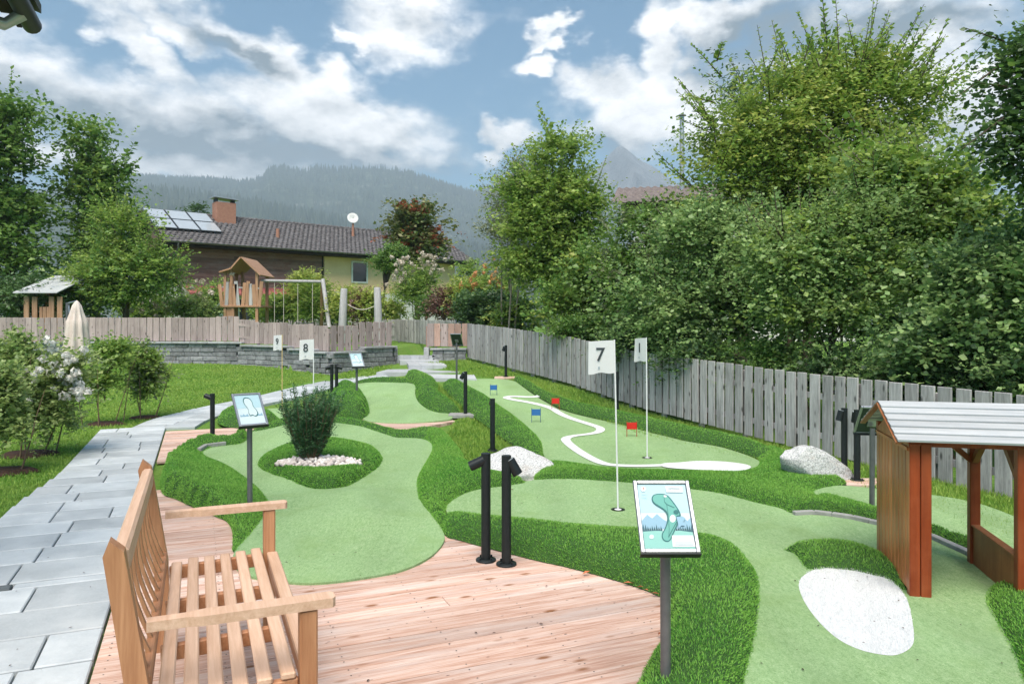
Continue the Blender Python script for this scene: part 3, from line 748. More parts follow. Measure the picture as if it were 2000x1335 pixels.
# ---- pebble bed with rounded stones
bedm = MB(); bz = T(bed_c.x, bed_c.y)
bedm.prism(bed, bz - .02, bz + .082)
tag(bedm.build('planting_bed', M['soil']), 'dark soil bed inside the turf island', 'planting bed', kind='structure')
def pebbles():
    r = np.random.default_rng(3)
    bm = bmesh.new(); bmesh.ops.create_icosphere(bm, subdivisions=2, radius=1)
    base = np.array([v.co[:] for v in bm.verts]); fc = np.array([[v.index for v in f.verts] for f in bm.faces]); bm.free()
    VV, FF = [], []; k = 0
    for i in range(330):
        t, q = r.random() * 2 * math.pi, math.sqrt(r.random()) * .97
        x, y = bed_c.x + .45 * q * math.cos(t), bed_c.y + .235 * q * math.sin(t)
        s = r.uniform(.016, .03); A = r.normal(size=(3, 3)); Qm, _ = np.linalg.qr(A)
        pts = (base * (1 + .12 * np.sin(base[:, [1, 2, 0]] * 3 + r.random(3) * 6))) * np.array([1.25, 1, .75]) * s @ Qm.T + np.array([x, y, bz + .092 + r.random() * .02 + .05 * (1 - q * q)])
        VV.append(pts); FF.append(fc + k); k += len(pts)
    o = link('pebbles', np_mesh('pebbles', np.concatenate(VV), np.concatenate(FF), M['pebble'], True))
    tag(o, 'pale rounded pebbles around the foot of the yew', 'pebbles', kind='stuff')
pebbles()

# ---- bits of leaf and needle lying about
def litter():
    r = np.random.default_rng(15); VV, FF = [], []; k = 0
    zones = [(460, 760, 830, 1130, .016), (900, 1500, 950, 1060, .016), (1480, 1980, 1060, 1330, .016), (1070, 1450, 760, 915, .016), (20, 300, 850, 1330, .002), (300, 1280, 1080, 1330, .003)]
    for x0, x1, y0, y1, lift in zones:
        for _ in range(26):
            c = U(r.uniform(x0, x1), r.uniform(y0, y1)); a = r.random() * 6.28; L = r.uniform(.004, .013); w = L * r.uniform(.2, .5); d = np.array([math.cos(a), math.sin(a), 0]); e = np.array([-d[1], d[0], 0]); p = np.array([c.x, c.y, c.z + lift + .003])
            VV += [p - d * L, p - e * w + [0, 0, .002], p + d * L, p + e * w + [0, 0, .003]]; FF += [(k, k + 1, k + 2), (k, k + 2, k + 3)]; k += 4
    tag(link('leaf_litter', np_mesh('leaf_litter', VV, FF, M['soil'])), 'scattered dark specks of leaf litter on turf, deck and path', 'litter', kind='stuff')
litter()

# ---- real grass of the lawn
def lawn_blades(name, poly, label, dens, seed, hgt=.05):
    v, f = tri_region(poly, .35); V = np.c_[v, Tv(v[:, 0], v[:, 1]) - .045]
    VV, FF = blades(V, f, lambda c: dens * np.clip((8 / np.maximum(4, np.linalg.norm(c[:, :2], axis=1))) ** 1.4, .18, 1.3), hgt, .006, seed, .9)
    tag(link(name, np_mesh(name, VV, FF, M['lawn_blade'])), label, 'grass', kind='stuff')
lawn_blades('lawn_grass', [(-3.9, 5.5), (-4.35, 6.72), (-4.8, 8.3), (-5.72, 11.6), (-6.0, 12.9), (-5.7, 14.2), (-5.2, 15), (-5.0, 16.5), (-4.5, 17.9), (-4.5, 18.3), (-5.6, 19.1), (-6.6, 20), (-8.1, 20.7), (-14, 20.8), (-14, 14), (-9, 8), (-6, 5), (-5, 4)], 'mown lawn between the path and the retaining wall', 2600, 31, .045)
lawn_blades('knoll_grass', [tuple(U(*p)[:2]) for p in [(887, 823), (905, 810), (930, 815), (975, 848), (1010, 875), (1000, 890), (930, 900), (905, 890), (870, 848)]], 'bright uncut grass on the knoll behind the rock', 5200, 32, .07)
lawn_blades('verge_grass', [(-1.3, 20.4), (0.1, 17.2), (1.25, 14.9), (2.3, 12.5), (3.1, 10.6), (3.75, 9.0), (4.45, 7.2), (4.75, 6.0), (5.0, 4.9), (3.4, 5.4), (3.6, 6.6), (3.0, 7.9), (2.1, 9.6), (.9, 13), (.3, 14.8), (-.2, 16.2), (-1.2, 17.2), (-2.4, 20)], 'ragged grass verge along the foot of the long picket fence', 3000, 33, .075)
lawn_blades('slope_grass', [(-4.4, 18.4), (-3.4, 20.1), (-3.2, 19.9), (-3.0, 18.6), (-3.3, 17.6), (-3.5, 17.1), (-4.2, 17.6)], 'grass slope beside the stone steps', 2600, 34, .06)
lawn_blades('dell_grass', [tuple(U(*p)[:2]) for p in [(855, 752), (875, 772), (900, 792), (905, 808), (890, 797), (870, 783), (850, 768)]], 'leafy ground cover in the dell between two turf mounds', 5000, 35, .12)

# ------------------------------------------------------------------ paved path: slabs in rows
AX = Vector((-.3905, .9206)); PX = Vector((.9206, .3905)); ANG = math.atan2(PX.y, PX.x)
def ap(t, s): return AX * t + PX * s
path = thing('path', 'pale grey stone slab path curving past the bench', 'path', (-2.8, 4.5, 0), 0, kind='structure')
def paved():
    r = random.Random(4)
    t = .6; row = 0; s1 = -.436
    while t < 12.2:
        dark = r.random() < .1
        h = .11 if dark else r.choice([.36, .4, .38, .42])
        s0 = s1 - (1.02 if t < 7.0 else 1.02 - .13 * sstep(7, 9, t)); s = s0 - r.random() * .0
        # slabs of two or three lengths, joints staggered
        cuts = [s0]; x = s0 + r.uniform(.2, .6)
        while x < s1 - .16: cuts.append(x); x += r.uniform(.38, .66)
        cuts.append(s1)
        for a, b in zip(cuts[:-1], cuts[1:]):
            c = ap(t + h / 2, (a + b) / 2); m = MB()
            m.box((0, 0, 0), (b - a - .010, h - .018, .06), None, .006)
            md = M['paver_dark'] if dark and r.random() < .75 else M['paver']
            q = m.build('paver', md, path, (c.x + 2.8, c.y - 4.5, -.033 + r.uniform(-.0012, .0012)), (r.uniform(-.002, .002), r.uniform(-.002, .002), ANG))
        t += h; row += 1
    # the bend and the far leg towards the steps
    cl = smooth_poly([(-5.27, 11.2), (-5.5, 12.3), (-5.45, 13.3), (-5.1, 14.1), (-4.7, 15.0), (-4.45, 16.0), (-4.1, 16.9), (-3.6, 17.3), (-2.9, 17.5)], 3, False)
    cl = [Vector(p) for p in cl]; acc = 0; last = cl[0]; i = 1; pts = [cl[0]]
    for p in cl[1:]:
        while (p - last).length > .38:
            last = last + (p - last).normalized() * .38; pts.append(last)
    for a, b in zip(pts[:-1], pts[1:]):
        d = (b - a).normalized(); n = Vector((-d.y, d.x)); mid = (a + b) / 2
        sl = math.atan2(T(*b) - T(*a), .38)
        off = r.uniform(-.15, .15)
        for (u0, u1) in ((-.46, off), (off, .46)):
            c = mid - n * (u0 + u1) / 2; m = MB(); m.box((0, 0, 0), (u1 - u0 - .008, .372, .06), None, .004)
            o = m.build('paver', M['paver'], path, (c.x + 2.8, c.y - 4.5, T(*mid) - .033))
            o.rotation_euler = (sl, 0, math.atan2(d.y, d.x) - math.pi / 2)
paved()

# ------------------------------------------------------------------ larch deck: one object for each board
deck = thing('deck', 'pinkish larch board deck under the bench and lights', 'deck', (*ap(4, 1), 0), 0, kind='structure')
def decking():
    r = random.Random(9); o = ap(4, 1); t = 1.4; k = 0
    while t < 11.9:
        w = .138
        if t < 5.75: s0, s1 = -.425, 2.62
        elif t < 7.6: s0, s1 = -.425, 1.55
        elif t < 9.2: t += .145; continue
        else: s0, s1 = -.42, 1.0
        for a, b in ([(s0, s1)] if s1 < 1.2 or r.random() < .7 else [(s0, s0 + 1.7), (s0 + 1.703, s1)]):
            c = ap(t + w / 2, (a + b) / 2); m = MB(); m.box((0, 0, 0), (b - a, w, .028), None, .003)
            m.build('board', M['deck'], deck, (c.x - o.x, c.y - o.y, -.014 + r.uniform(-.001, .001)), (0, 0, ANG))
        t += w + .008
decking()
def screws():
    r = random.Random(3); m = MB(); o = ap(4, 1)
    for k in range(44):
        t = 1.4 + k * .146
        if t > 7.5: break
        for j in range(7):
            s = -.38 + j * .5
            if s > (2.6 if t < 5.75 else 1.5): continue
            for e in (.025, .113):
                c = ap(t + e + r.uniform(-.004, .004), s + r.uniform(-.006, .006)); q = [(c.x - o.x + .0042 * math.cos(a), c.y - o.y + .0042 * math.sin(a), .0012) for a in (0, 1.047, 2.094, 3.1416, 4.189, 5.236)]
                m.add(q, [tuple(range(6))])
    m.build('screws', M['anthracite'], deck)['kind'] = 'stuff'
screws()
def clip_convex(poly, a, b):
    """part of a convex polygon with a <= y <= b"""
    def half(P, keep, cut):
        Q = []
        for i in range(len(P)):
            p, q = P[i], P[(i + 1) % len(P)]; kp, kq = keep(p), keep(q)
            if kp: Q.append(p)
            if kp != kq:
                u = (cut - p[1]) / (q[1] - p[1]); Q.append((p[0] + u * (q[0] - p[0]), cut))
        return Q
    P = half(poly, lambda p: p[1] >= a, a) if poly else []
    return half(P, lambda p: p[1] <= b, b) if P else []
deck2 = thing('tee_deck', 'small pale wedge of larch boards in front of the upper green', 'deck', (*U(790, 832)[:2], 0), 0, kind='structure')
def tee():
    tri = [tuple(U(*p)[:2]) for p in [(786, 845), (890, 821), (870, 812), (720, 812), (700, 820)]]; c = deck2.location
    y = min(p[1] for p in tri)
    while y < max(p[1] for p in tri):
        P = clip_convex(tri, y, y + .118)
        if len(P) > 2: MB().prism([(p[0] - c.x, p[1] - c.y) for p in P], -.02, .012 + T(c.x, c.y)).build('board', M['deck'], deck2)
        y += .124
tee()
kb = MB(); kpts = [U(*p) for p in [(1550, 1008), (1590, 1006), (1625, 1010), (1665, 1016), (1700, 1024), (1765, 1039), (1818, 1053), (1893, 1087), (1960, 1127)]]
kerb = thing('kerb', 'low concrete kerb under the narrow turf strip', 'kerb', (kpts[4].x, kpts[4].y, 0), 0, kind='structure')
for a, b in zip(kpts[:-1], kpts[1:]):
    d = (b - a).normalized() * .002
    MB().beam(Vector((a.x - kpts[4].x, a.y - kpts[4].y, .018)) + d, Vector((b.x - kpts[4].x, b.y - kpts[4].y, .018)) - d, .05, .05, bev=.004).build('kerb_stone', M['concrete'], kerb)
hb = MB(); hp = [U(*p) for p in [(389, 884), (402, 876), (425, 873), (440, 871)]]
o = thing('edging', 'grey concrete edging at the far lobe of the heart-shaped green', 'edging', hp[1], 0, kind='structure')
for a, b in zip(hp[:-1], hp[1:]): MB().beam(a - hp[1] + Vector((0, 0, .03)), b - hp[1] + Vector((0, 0, .03)), .05, .06, bev=.004).build('kerb_stone', M['concrete'], o)
c = U(902, 811); o = MB().box((0, 0, 0), (.42, .3, .06), None, .006).build('footing_pad', M['concrete'], None, (c.x, c.y, c.z)); tag(o, 'pale concrete pad under the light post by the upper green', 'concrete pad')
c = U(988, 736); o = MB().box((0, 0, 0), (.5, .4, .05), None, .006).build('footing_pad', M['deck'], None, (c.x, c.y, c.z - .02)); tag(o, 'small board pad under the light post near the far fence', 'board pad')
c = U(1690, 940); o = MB().box((0, 0, 0), (.5, .3, .05), None, .006).build('footing_pad', M['deck'], None, (c.x, c.y, c.z - .02)); tag(o, 'reddish board pad under the two light posts behind the playhouse', 'board pad')

# ------------------------------------------------------------------ stone steps
st = thing('steps', 'broad pale stone steps leading up to the gate opening', 'steps', (-2.3, 18.3, .3), 0, kind='structure')
def block(pts, z0, z1, name='step_slab'):
    MB().prism([(x + 2.3, y - 18.3) for x, y in pts], z0 - .3, z1 - .3).build(name, M['step'], st)
block([(-3.17, 17.35), (-1.12, 17.5), (-1.3, 18.75), (-3.1, 18.55)], .12, .445)
for i in range(3):
    x0 = -2.56 + i * .315; block([(x0, 18.4), (x0 + .31, 18.4), (x0 + .31 - .26, 19.9), (x0 - .26, 19.9)], .3, .555)
block([(-3.0, 19.9), (-1.95, 19.9), (-2.1, 20.4), (-3.1, 20.4)], .35, .6)
for i in range(5):
    x0 = -3.2 + i * .215; block([(x0, 20.38), (x0 + .208, 20.38), (x0 + .208, 20.68), (x0, 20.68)], .4, .715, 'sill_stone')
block([(-1.9, 16.1), (-.75, 15.7), (-.9, 17.4), (-2.1, 17.3)], .1, T(-1.5, 16.3) + .012)

# ------------------------------------------------------------------ retaining wall, gate piers and fences
wall = thing('retaining_wall', 'dark grey split-stone retaining wall with flat coping', 'wall', (-6, 20, .3))
def retaining():
    r = random.Random(5)
    L = [(-15.2, 21.0), (-8.1, 20.9), (-6.6, 20.2), (-5.67, 19.3), (-4.53, 18.5)]
    L2 = [(-4.53, 18.5), (-3.25, 20.3)]
    def run(pl, topz):
        P = [Vector(p) for p in (smooth_poly(pl, 2, False) if len(pl) > 2 else pl)]
        seg = []; ds = 0
        cum = [0]
        for a, b in zip(P[:-1], P[1:]): cum.append(cum[-1] + (b - a).length)
        def pt(s):
            s = min(max(s, 0), cum[-1] - 1e-6)
            for i in range(len(P) - 1):
                if cum[i + 1] >= s: u = (s - cum[i]) / (cum[i + 1] - cum[i]); return P[i].lerp(P[i + 1], u), (P[i + 1] - P[i]).normalized()
        course = 0
        for ci in range(5):
            s = -r.random() * .2
            while s < cum[-1]:
                ln_ = r.uniform(.24, .44); c, d = pt(s + ln_ / 2); zt = topz(c.x); z = zt - .045 - .12 * ci - .06
                if z + .06 > T(c.x, c.y) - .06:
                    m = MB(); m.box((0, 0, 0), (min(ln_, cum[-1] - s) - .008 if s > 0 else ln_ - .008, .24, .112), None, .012)
                    m.build('stone', M['block'], wall, (c.x + 6, c.y - 20 + .02 + r.uniform(-.012, .012), z - .3), (0, 0, math.atan2(d.y, d.x)))
                s += ln_
        s = 0
        while s < cum[-1] - .05:
            ln_ = min(.52, cum[-1] - s); c, d = pt(s + ln_ / 2)
            m = MB(); m.box((0, 0, 0), (ln_ - .006, .34, .05), None, .006)
            m.build('coping_stone', M['coping'], wall, (c.x + 6, c.y - 20, topz(c.x) - .02 - .3), (0, 0, math.atan2(d.y, d.x))); s += ln_
    run(L, lambda X: 1.08 if X < -7.6 else (1.0 if X < -5.9 else (.94 if X < -5.1 else .88)))
    run(L2, lambda X: .88 if X < -4.05 else .98)
retaining()
pier = thing('gate_wall', 'short stone wall under the wide boards beside the gate opening', 'wall', (-1.75, 20.5, .6))
for i in range(3):
    for k in range(3): MB().box((0, 0, 0), (.3, .24, .1), None, .01).build('stone', M['block'], pier, (-.3 + k * .31 + (.0 if i % 2 else .02), 0, -.0 + i * .105))
for k in range(3): MB().box((0, 0, 0), (.33, .32, .05), None, .006).build('coping_stone', M['coping'], pier, (-.33 + k * .335, 0, .29))
MB().box((0, 0, 0), (.14, .3, .42), None, .01).build('end_pier', M['coping'], pier, (-.6, 0, .13))

def picket_mesh(w, h, t, mat, chamf=.008):
    m = MB(); m.box((0, 0, h / 2), (w, t, h), None, chamf); return m.mesh('picket', mat)
def fence(name, label, pl, zb, h, w, gap, mat, t=.022, rails=(.22, .72), post=2.2, back=.03, wob=.006, seed=1, jit=0.0, hfn=None):
    """pickets, two rails and posts along a plan line; zb gives the height of the picket feet"""
    r = random.Random(seed); P = [Vector(p) for p in pl]; base = P[0]
    th = thing(name, label, 'fence', (base.x, base.y, zb(base.x, base.y)))
    z0 = th.location.z; cum = [0]
    for a, b in zip(P[:-1], P[1:]): cum.append(cum[-1] + (b - a).length)
    def pt(s):
        s = min(max(s, 0), cum[-1] - 1e-6)
        for i in range(len(P) - 1):
            if cum[i + 1] >= s: return P[i].lerp(P[i + 1], (s - cum[i]) / (cum[i + 1] - cum[i])), (P[i + 1] - P[i]).normalized()
    mats_ = mat if isinstance(mat, list) else [mat]
    hs = {}
    s = w / 2
    while s < cum[-1]:
        c, d = pt(s); hh = round(hfn(c.x) if hfn else h, 2); key = (hh, r.randrange(len(mats_)))
        if key not in hs: hs[key] = picket_mesh(w, hh, t, mats_[key[1]])
        link('picket', hs[key], th, (c.x - base.x, c.y - base.y, zb(c.x, c.y) - z0 + r.uniform(-wob, wob)), (r.uniform(-.006, .006), r.uniform(-.008, .008) , math.atan2(d.y, d.x)), (1 + r.uniform(-.06, .06) - jit * r.random(), 1, 1))
        s += w + gap
    n = max(1, int(cum[-1] / post)); 
    for a in range(n):
        p, d = pt(cum[-1] * a / n); q, _ = pt(cum[-1] * (a + 1) / n)
        nrm = Vector((-d.y, d.x)) * back
        for rz in rails:
            A = Vector((p.x - base.x + nrm.x, p.y - base.y + nrm.y, zb(p.x, p.y) - z0 + rz * h)); B = Vector((q.x - base.x + nrm.x, q.y - base.y + nrm.y, zb(q.x, q.y) - z0 + rz * h))
            e = (B - A).normalized() * .002; MB().beam(A + e, B - e, .03, .07).build('rail', mats_[0], th)
        MB().box((0, 0, 0), (.07, .07, h + .06), None, .006).build('post', mats_[0], th, (p.x - base.x + nrm.x * 2.9, p.y - base.y + nrm.y * 2.9, zb(p.x, p.y) - z0 + h / 2 - .1), (0, 0, math.atan2(d.y, d.x)))
    return th
RF = [(4.95, 5.6), (4.75, 6.1), (4.32, 7.3), (3.72, 9.0), (3.0, 10.75), (2.2, 12.75), (1.15, 15.2), (0.0, 17.6), (-1.22, 20.5)]
fence('picket_fence', 'long weathered grey picket fence running up beside the practice green', RF, lambda X, Y: float(np.interp(Y, [5, 7.3, 9.5, 10.75, 12.75, 15.2, 17.6, 20.8], [-.05, -.03, .0, .06, .13, .36, .52, .66])), .95, .158, .042, M['picket_grey'], seed=2, back=-.032, post=.95)
LF = smooth_poly([(-15.4, 21.02), (-8.1, 20.95), (-6.6, 20.25), (-5.67, 19.38), (-4.6, 18.62)], 2, False)
fence('picket_fence', 'brownish picket fence on top of the retaining wall', LF, lambda X, Y: 1.1 if X < -7.6 else (1.03 if X < -5.9 else (.96 if X < -5.1 else .9)), .66, .17, .012, M['picket_brown'], seed=3, back=.03, post=.75,
      hfn=lambda X: .66 if X < -8.3 else float(np.interp(X, [-8.3, -7.9, -7.4, -6.9, -6.2, -4.6], [.68, .70, .68, .58, .58, .64])))
fence('picket_fence', 'short run of wide boards with open gaps left of the gate opening', [(-4.55, 18.62), (-3.28, 20.35)], lambda X, Y: .89 if X < -4.05 else .99, .64, .19, .05, M['picket_brown'], seed=4, back=.03)
fence('picket_fence', 'short run of reddish wide boards right of the gate opening', [(-2.35, 20.55), (-1.28, 20.6)], lambda X, Y: .96, .63, .18, .012, [M['picket_new'], M['picket_brown']], seed=5, back=.03)
fence('picket_fence', 'grey picket fence beyond the gate opening bordering the garden', [(-1.7, 22.2), (-3.4, 26.2), (-5.2, 30), (-12, 34), (-22, 36)], lambda X, Y: float(np.interp(Y, [22, 30, 36], [.86, .97, 1.0])), .82, .13, .05, M['picket_grey'], seed=6, back=-.03)

# ------------------------------------------------------------------ bench
def bench():
    O = Vector((-.66, 2.40)); dl = AX.normalized(); db = -PX.normalized()
    b = thing('wooden_bench', 'light teak garden bench with slatted seat on the deck', 'bench', (O.x, O.y, 0), math.atan2(dl.y, dl.x))
    # local: x along the bench (0..1.41), y to the back (0..0.5), z up
    Lb = 1.405
    def lean(z): return .47 + max(0, z - .38) * .16
    for x in (0, Lb):
        MB().box((x, 0, .31), (.056, .056, .62), None, .005).build('leg', M['bench_z'], b)
        m = MB(); hw = .028
        pr = [(.445, 0), (.505, 0), (.515, .40), (lean(.86) + .035, .86), (lean(.9) + .012, .905), (lean(.86) - .02, .87), (.455, .42)]
        vs = [(x - hw, y, z) for y, z in pr] + [(x + hw, y, z) for y, z in pr]; n = len(pr)
        m.add(vs, [tuple(range(n))[::-1], tuple(range(n, 2 * n))] + [(i, (i + 1) % n, n + (i + 1) % n, n + i) for i in range(n)])
        m.build('back_post', M['bench_z'], b)
        m = MB(); a0 = [(-.055, -.03), (-.055, .03), (.30, .03), (.36, .026), (.47, .026), (.47, -.026), (.36, -.026), (.30, -.03)]
        a0 = [(-.075, -.034), (-.085, -.02), (-.085, .02), (-.075, .034), (.31, .034), (.36, .022), (.468, .022), (.468, -.022), (.36, -.022), (.31, -.034)]
        vs = [(x + q, y, .622 - .0 * y) for y, q in a0] + [(x + q, y, .652) for y, q in a0]; n = len(a0)
        m.add(vs, [tuple(range(n))[::-1], tuple(range(n, 2 * n))] + [(i, (i + 1) % n, n + (i + 1) % n, n + i) for i in range(n)])
        m.build('armrest', M['bench_pale'], b)
        MB().beam((x, .03, .375), (x, .45, .36), .03, .06, bev=.004).build('side_rail', M['bench'], b)
        MB().beam((x, .03, .14), (x, .45, .14), .026, .045, bev=.004).build('stretcher', M['bench'], b)
    for x in (.47, .94): MB().beam((x, .03, .372), (x, .45, .357), .03, .055, bev=.004).build('seat_bearer', M['bench'], b)
    MB().beam((-.03 + .058, -.012, .40), (Lb - .028, -.012, .40), .05, .032, bev=.005).build('front_rail', M['bench_pale'], b)
    MB().beam((.03, -.004, .355), (Lb - .03, -.004, .355), .026, .055, bev=.004).build('front_apron', M['bench'], b)
    for i in range(6):
        y = .062 + i * .071; z = .418 - .006 * math.sin(math.pi * i / 5) - .01 * i / 5
        e0, e1 = (-.02, Lb + .02) if i < 5 else (.03, Lb - .03)
        MB().beam((e0, y, z), (e1, y, z), .046, .022, bev=.005).build('seat_slat', M['bench_pale'], b)
    MB().beam((.03, .472, .445), (Lb - .03, .472, .445), .03, .055, bev=.004).build('lower_back_rail', M['bench'], b)
    yt = lean(.82) ; MB().beam((.03, yt, .825), (Lb - .03, yt, .825), .045, .085, bev=.012).build('top_rail', M['bench_pale'], b)
    for i in range(11):
        x = .10 + i * (Lb - .20) / 10
        pts = [(x, .472 + (yt - .472) * u + .022 * math.sin(math.pi * u), .465 + .325 * u) for u in np.linspace(0, 1, 6)]
        m = MB(); vs = []; fs = []
        for p in pts:
            for dx, dy in ((-.013, -.006), (.013, -.006), (.013, .006), (-.013, .006)): vs.append((p[0] + dx, p[1] + dy, p[2]))
        for k in range(5):
            for j in range(4): fs.append((k * 4 + j, k * 4 + (j + 1) % 4, k * 4 + 4 + (j + 1) % 4, k * 4 + 4 + j))
        m.add(vs, fs); m.build('back_slat', M['bench_z'], b)
bench()
# a second, low plank seat end peeking out beyond the bench
c = U(325, 935)
# ------------------------------------------------------------------ light posts with tilting spot heads
def bollard(px, label, aim, tilt, h=.70, heady=1, Yfix=None, group='black light posts'):
    c = Yfix if Yfix is not None else U(*px)
    b = thing('light_post', label, 'light post', c, aim, group)
    MB().tube((0, 0, .012), (0, 0, h), .031, n=20).build('post', M['anthracite'], b)
    bp = MB(); bp.lathe([(.001, .013), (.064, .013), (.066, .010), (.066, 0)], n=24); pl = bp.build('base_plate', M['anthracite'], b)
    for k in range(4):
        t = math.pi / 4 + k * math.pi / 2; MB().tube((.05 * math.cos(t), .05 * math.sin(t), .012), (.05 * math.cos(t), .05 * math.sin(t), .027), .007, n=6).build('bolt', M['anthracite'], pl)
    # head: short cylinder hinged beside the top of the post
    d = Vector((math.cos(tilt), 0, math.sin(tilt))); cc = Vector((.036, 0, h - .055)) ; 
    e0 = cc - d * .03; e1 = cc + d * .075
    hd = MB(); hd.tube(e0, e1, .033, n=20).tube(cc + Vector((-.03, 0, 0)), cc, .012, n=10).build('lamp_head', M['anthracite'], b)
    MB().tube(e0 - d * .002, e0 - d * .0045, .029, n=20).build('lens', M['lens'], b)
    return b
bollard((949, 1094), 'black light post on the deck, head turned towards the bench, further of the pair', math.pi, R(-25))
bollard((989, 1102), 'black light post on the deck, head hanging towards the sign, nearer of the pair', 0, R(-60))
bollard((415, 858), 'black light post at the edge of the paved path', math.pi * .95, R(20), h=.62, Yfix=U(415, 858))
bollard((909, 811), 'black light post on the pale pad beside the upper green', math.pi, R(-60), h=.72)
bollard((962, 878), 'black light post standing right behind the rock', math.pi * .55, R(-10), h=.64, Yfix=U(962, 880))
bollard((648, 0), 'left black light post of the pair behind the turf mound', math.pi, R(-15), Yfix=Vector((-3.40, 14.0, T(-3.4, 14))))
bollard((657, 0), 'right black light post of the pair behind the turf mound', 0, R(-15), Yfix=Vector((-3.32, 14.05, T(-3.32, 14))))
bollard((988, 736), 'dark light post on a board pad near the far end of the fence', math.pi, R(-70))
bollard((1649, 932), 'black light post behind the pointed rock, farther from the playhouse', math.pi, R(-75))
bollard((1674, 938), 'black light post on the reddish pad right beside the playhouse', math.pi * .5, R(-75))
bollard((1205, 808), 'black light post behind the pole of flag seven', math.pi * .5, R(-60))

# ------------------------------------------------------------------ flags
def text_mesh(txt, size, mat):
    cu = bpy.data.curves.new('t', 'FONT'); cu.body = txt; cu.size = size; cu.align_x = 'CENTER'; cu.align_y = 'CENTER'; cu.extrude = .0006; cu.offset = size * .012
    ob = bpy.data.objects.new('t', cu); COL.objects.link(ob)
    dg = bpy.context.evaluated_depsgraph_get(); me = bpy.data.meshes.new_from_object(ob.evaluated_get(dg))
    bpy.data.objects.remove(ob); me.materials.clear(); me.materials.append(mat); return me
def golf_flag(px, num, label, yaw, h=1.40, lean=0.0, pole='pole', Yfix=None, fw=.212, fh=.268, z0=None):
    c = Yfix if Yfix is not None else U(*px)
    g = thing('golf_flag', label, 'flag', (c.x, c.y, c.z + .016), 0, 'numbered hole flags')
    MB().tube((0, 0, .004), (lean, 0, h), .0075, .0065, 10).build('pole', M[pole], g)
    m = MB(); m.lathe([(.001, .003), (.028, .003), (.029, .002)], n=20); cp = m.build('cup_disc', M['white_plastic'], g)
    m = MB(); m.lathe([(.032, .0025), (.058, .0025)], n=24); m.build('hole_rim', M['cup'], cp)
    # cloth: hangs from the pole towards -x, gently waved
    e = Vector((-math.cos(yaw), -math.sin(yaw), 0)); nrm = Vector((-e.y, e.x, 0)) * -1
    if nrm.y > 0: nrm = -nrm
    nx, nz = 10, 8; top = Vector((lean, 0, h - .006)); vs = []
    for s in (.0008, -.0008):
        for j in range(nz + 1):
            for i in range(nx + 1):
                u, v = i / nx, j / nz; w = .008 * math.sin(u * 5 + v * 1.5) * u
                vs.append(top + e * (fw * u + .004 * v * u) + Vector((0, 0, -fh * v - .012 * u * u - (0.006 * math.sin(u * 9) if v == 1 else 0))) + nrm * (w + s))
    fs = []; K = (nx + 1) * (nz + 1)
    for s in (0, K):
        for j in range(nz):
            for i in range(nx):
                a = s + j * (nx + 1) + i; q = (a, a + 1, a + nx + 2, a + nx + 1); fs.append(q if s == 0 else q[::-1])
    MB().add(vs, fs, True).build('cloth', M['flag'], g)
    def put(me, u, v, name):
        o = link(name, me, g)
        ctr = top + e * (fw * u) + Vector((0, 0, -fh * v - .012 * u * u)) + nrm * (.008 * math.sin(u * 5 + v * 1.5) * u + .006)
        xax = -e; zax = nrm; yax = Vector((0, 0, 1)); 
        if xax.cross(yax).dot(zax) < 0: xax = -xax
        o.matrix_local = Matrix.Translation(ctr) @ Matrix((xax, yax, zax)).transposed().to_4x4()
    put(text_mesh(num, .155, M['ink']), .55, .44, 'numeral')
    put(text_mesh('8', .034, M['p_grey']), .60, .84, 'emblem')
    return g
golf_flag((1207, 998), '7', 'white flag with a large black seven on a white pole', 0, 1.40, lean=-.03)
golf_flag((1264, 896), '1', 'white flag with a thin black one, turned edge-on towards the fence', R(-60), 1.38, lean=-.01)
golf_flag((551, 800), '9', 'white flag with a black nine on a yellowed pole', R(-28), 1.33, pole='pole_yellow')
golf_flag((612, 0), '8', 'white flag with a black eight rising behind the yew', R(-14), 1.335, Yfix=Vector((-2.70, 10.1, 0)))
# marker gates on the practice green
def marker(px, col, leg, label, w, h):
    c = U(*px); g = thing('putting_gate', label, 'putting gate', (c.x, c.y, c.z + .014), 0, 'small blue and red putting gates')
    for s in (-1, 1): MB().beam((s * w / 2, 0, 0), (s * w / 2, 0, h), .008, .008).build('leg', M[leg], g)
    MB().box((0, -.006, h * .70), (w - .004, .004, h * .44), None, .001).build('board', M[col], g); return g
marker((964, 773), 'blue', 'blue_leg', 'small blue gate board farthest up the practice green', .125, .21)
marker((1047, 826), 'blue', 'blue_leg', 'small blue gate board inside the bend of the white line', .135, .22)
marker((1085, 801), 'red', 'red_leg', 'small red gate board standing on the white line', .125, .21)
g = marker((1234, 854), 'red', 'red_leg', 'small red gate board beside the thin flag pole', .135, .21)

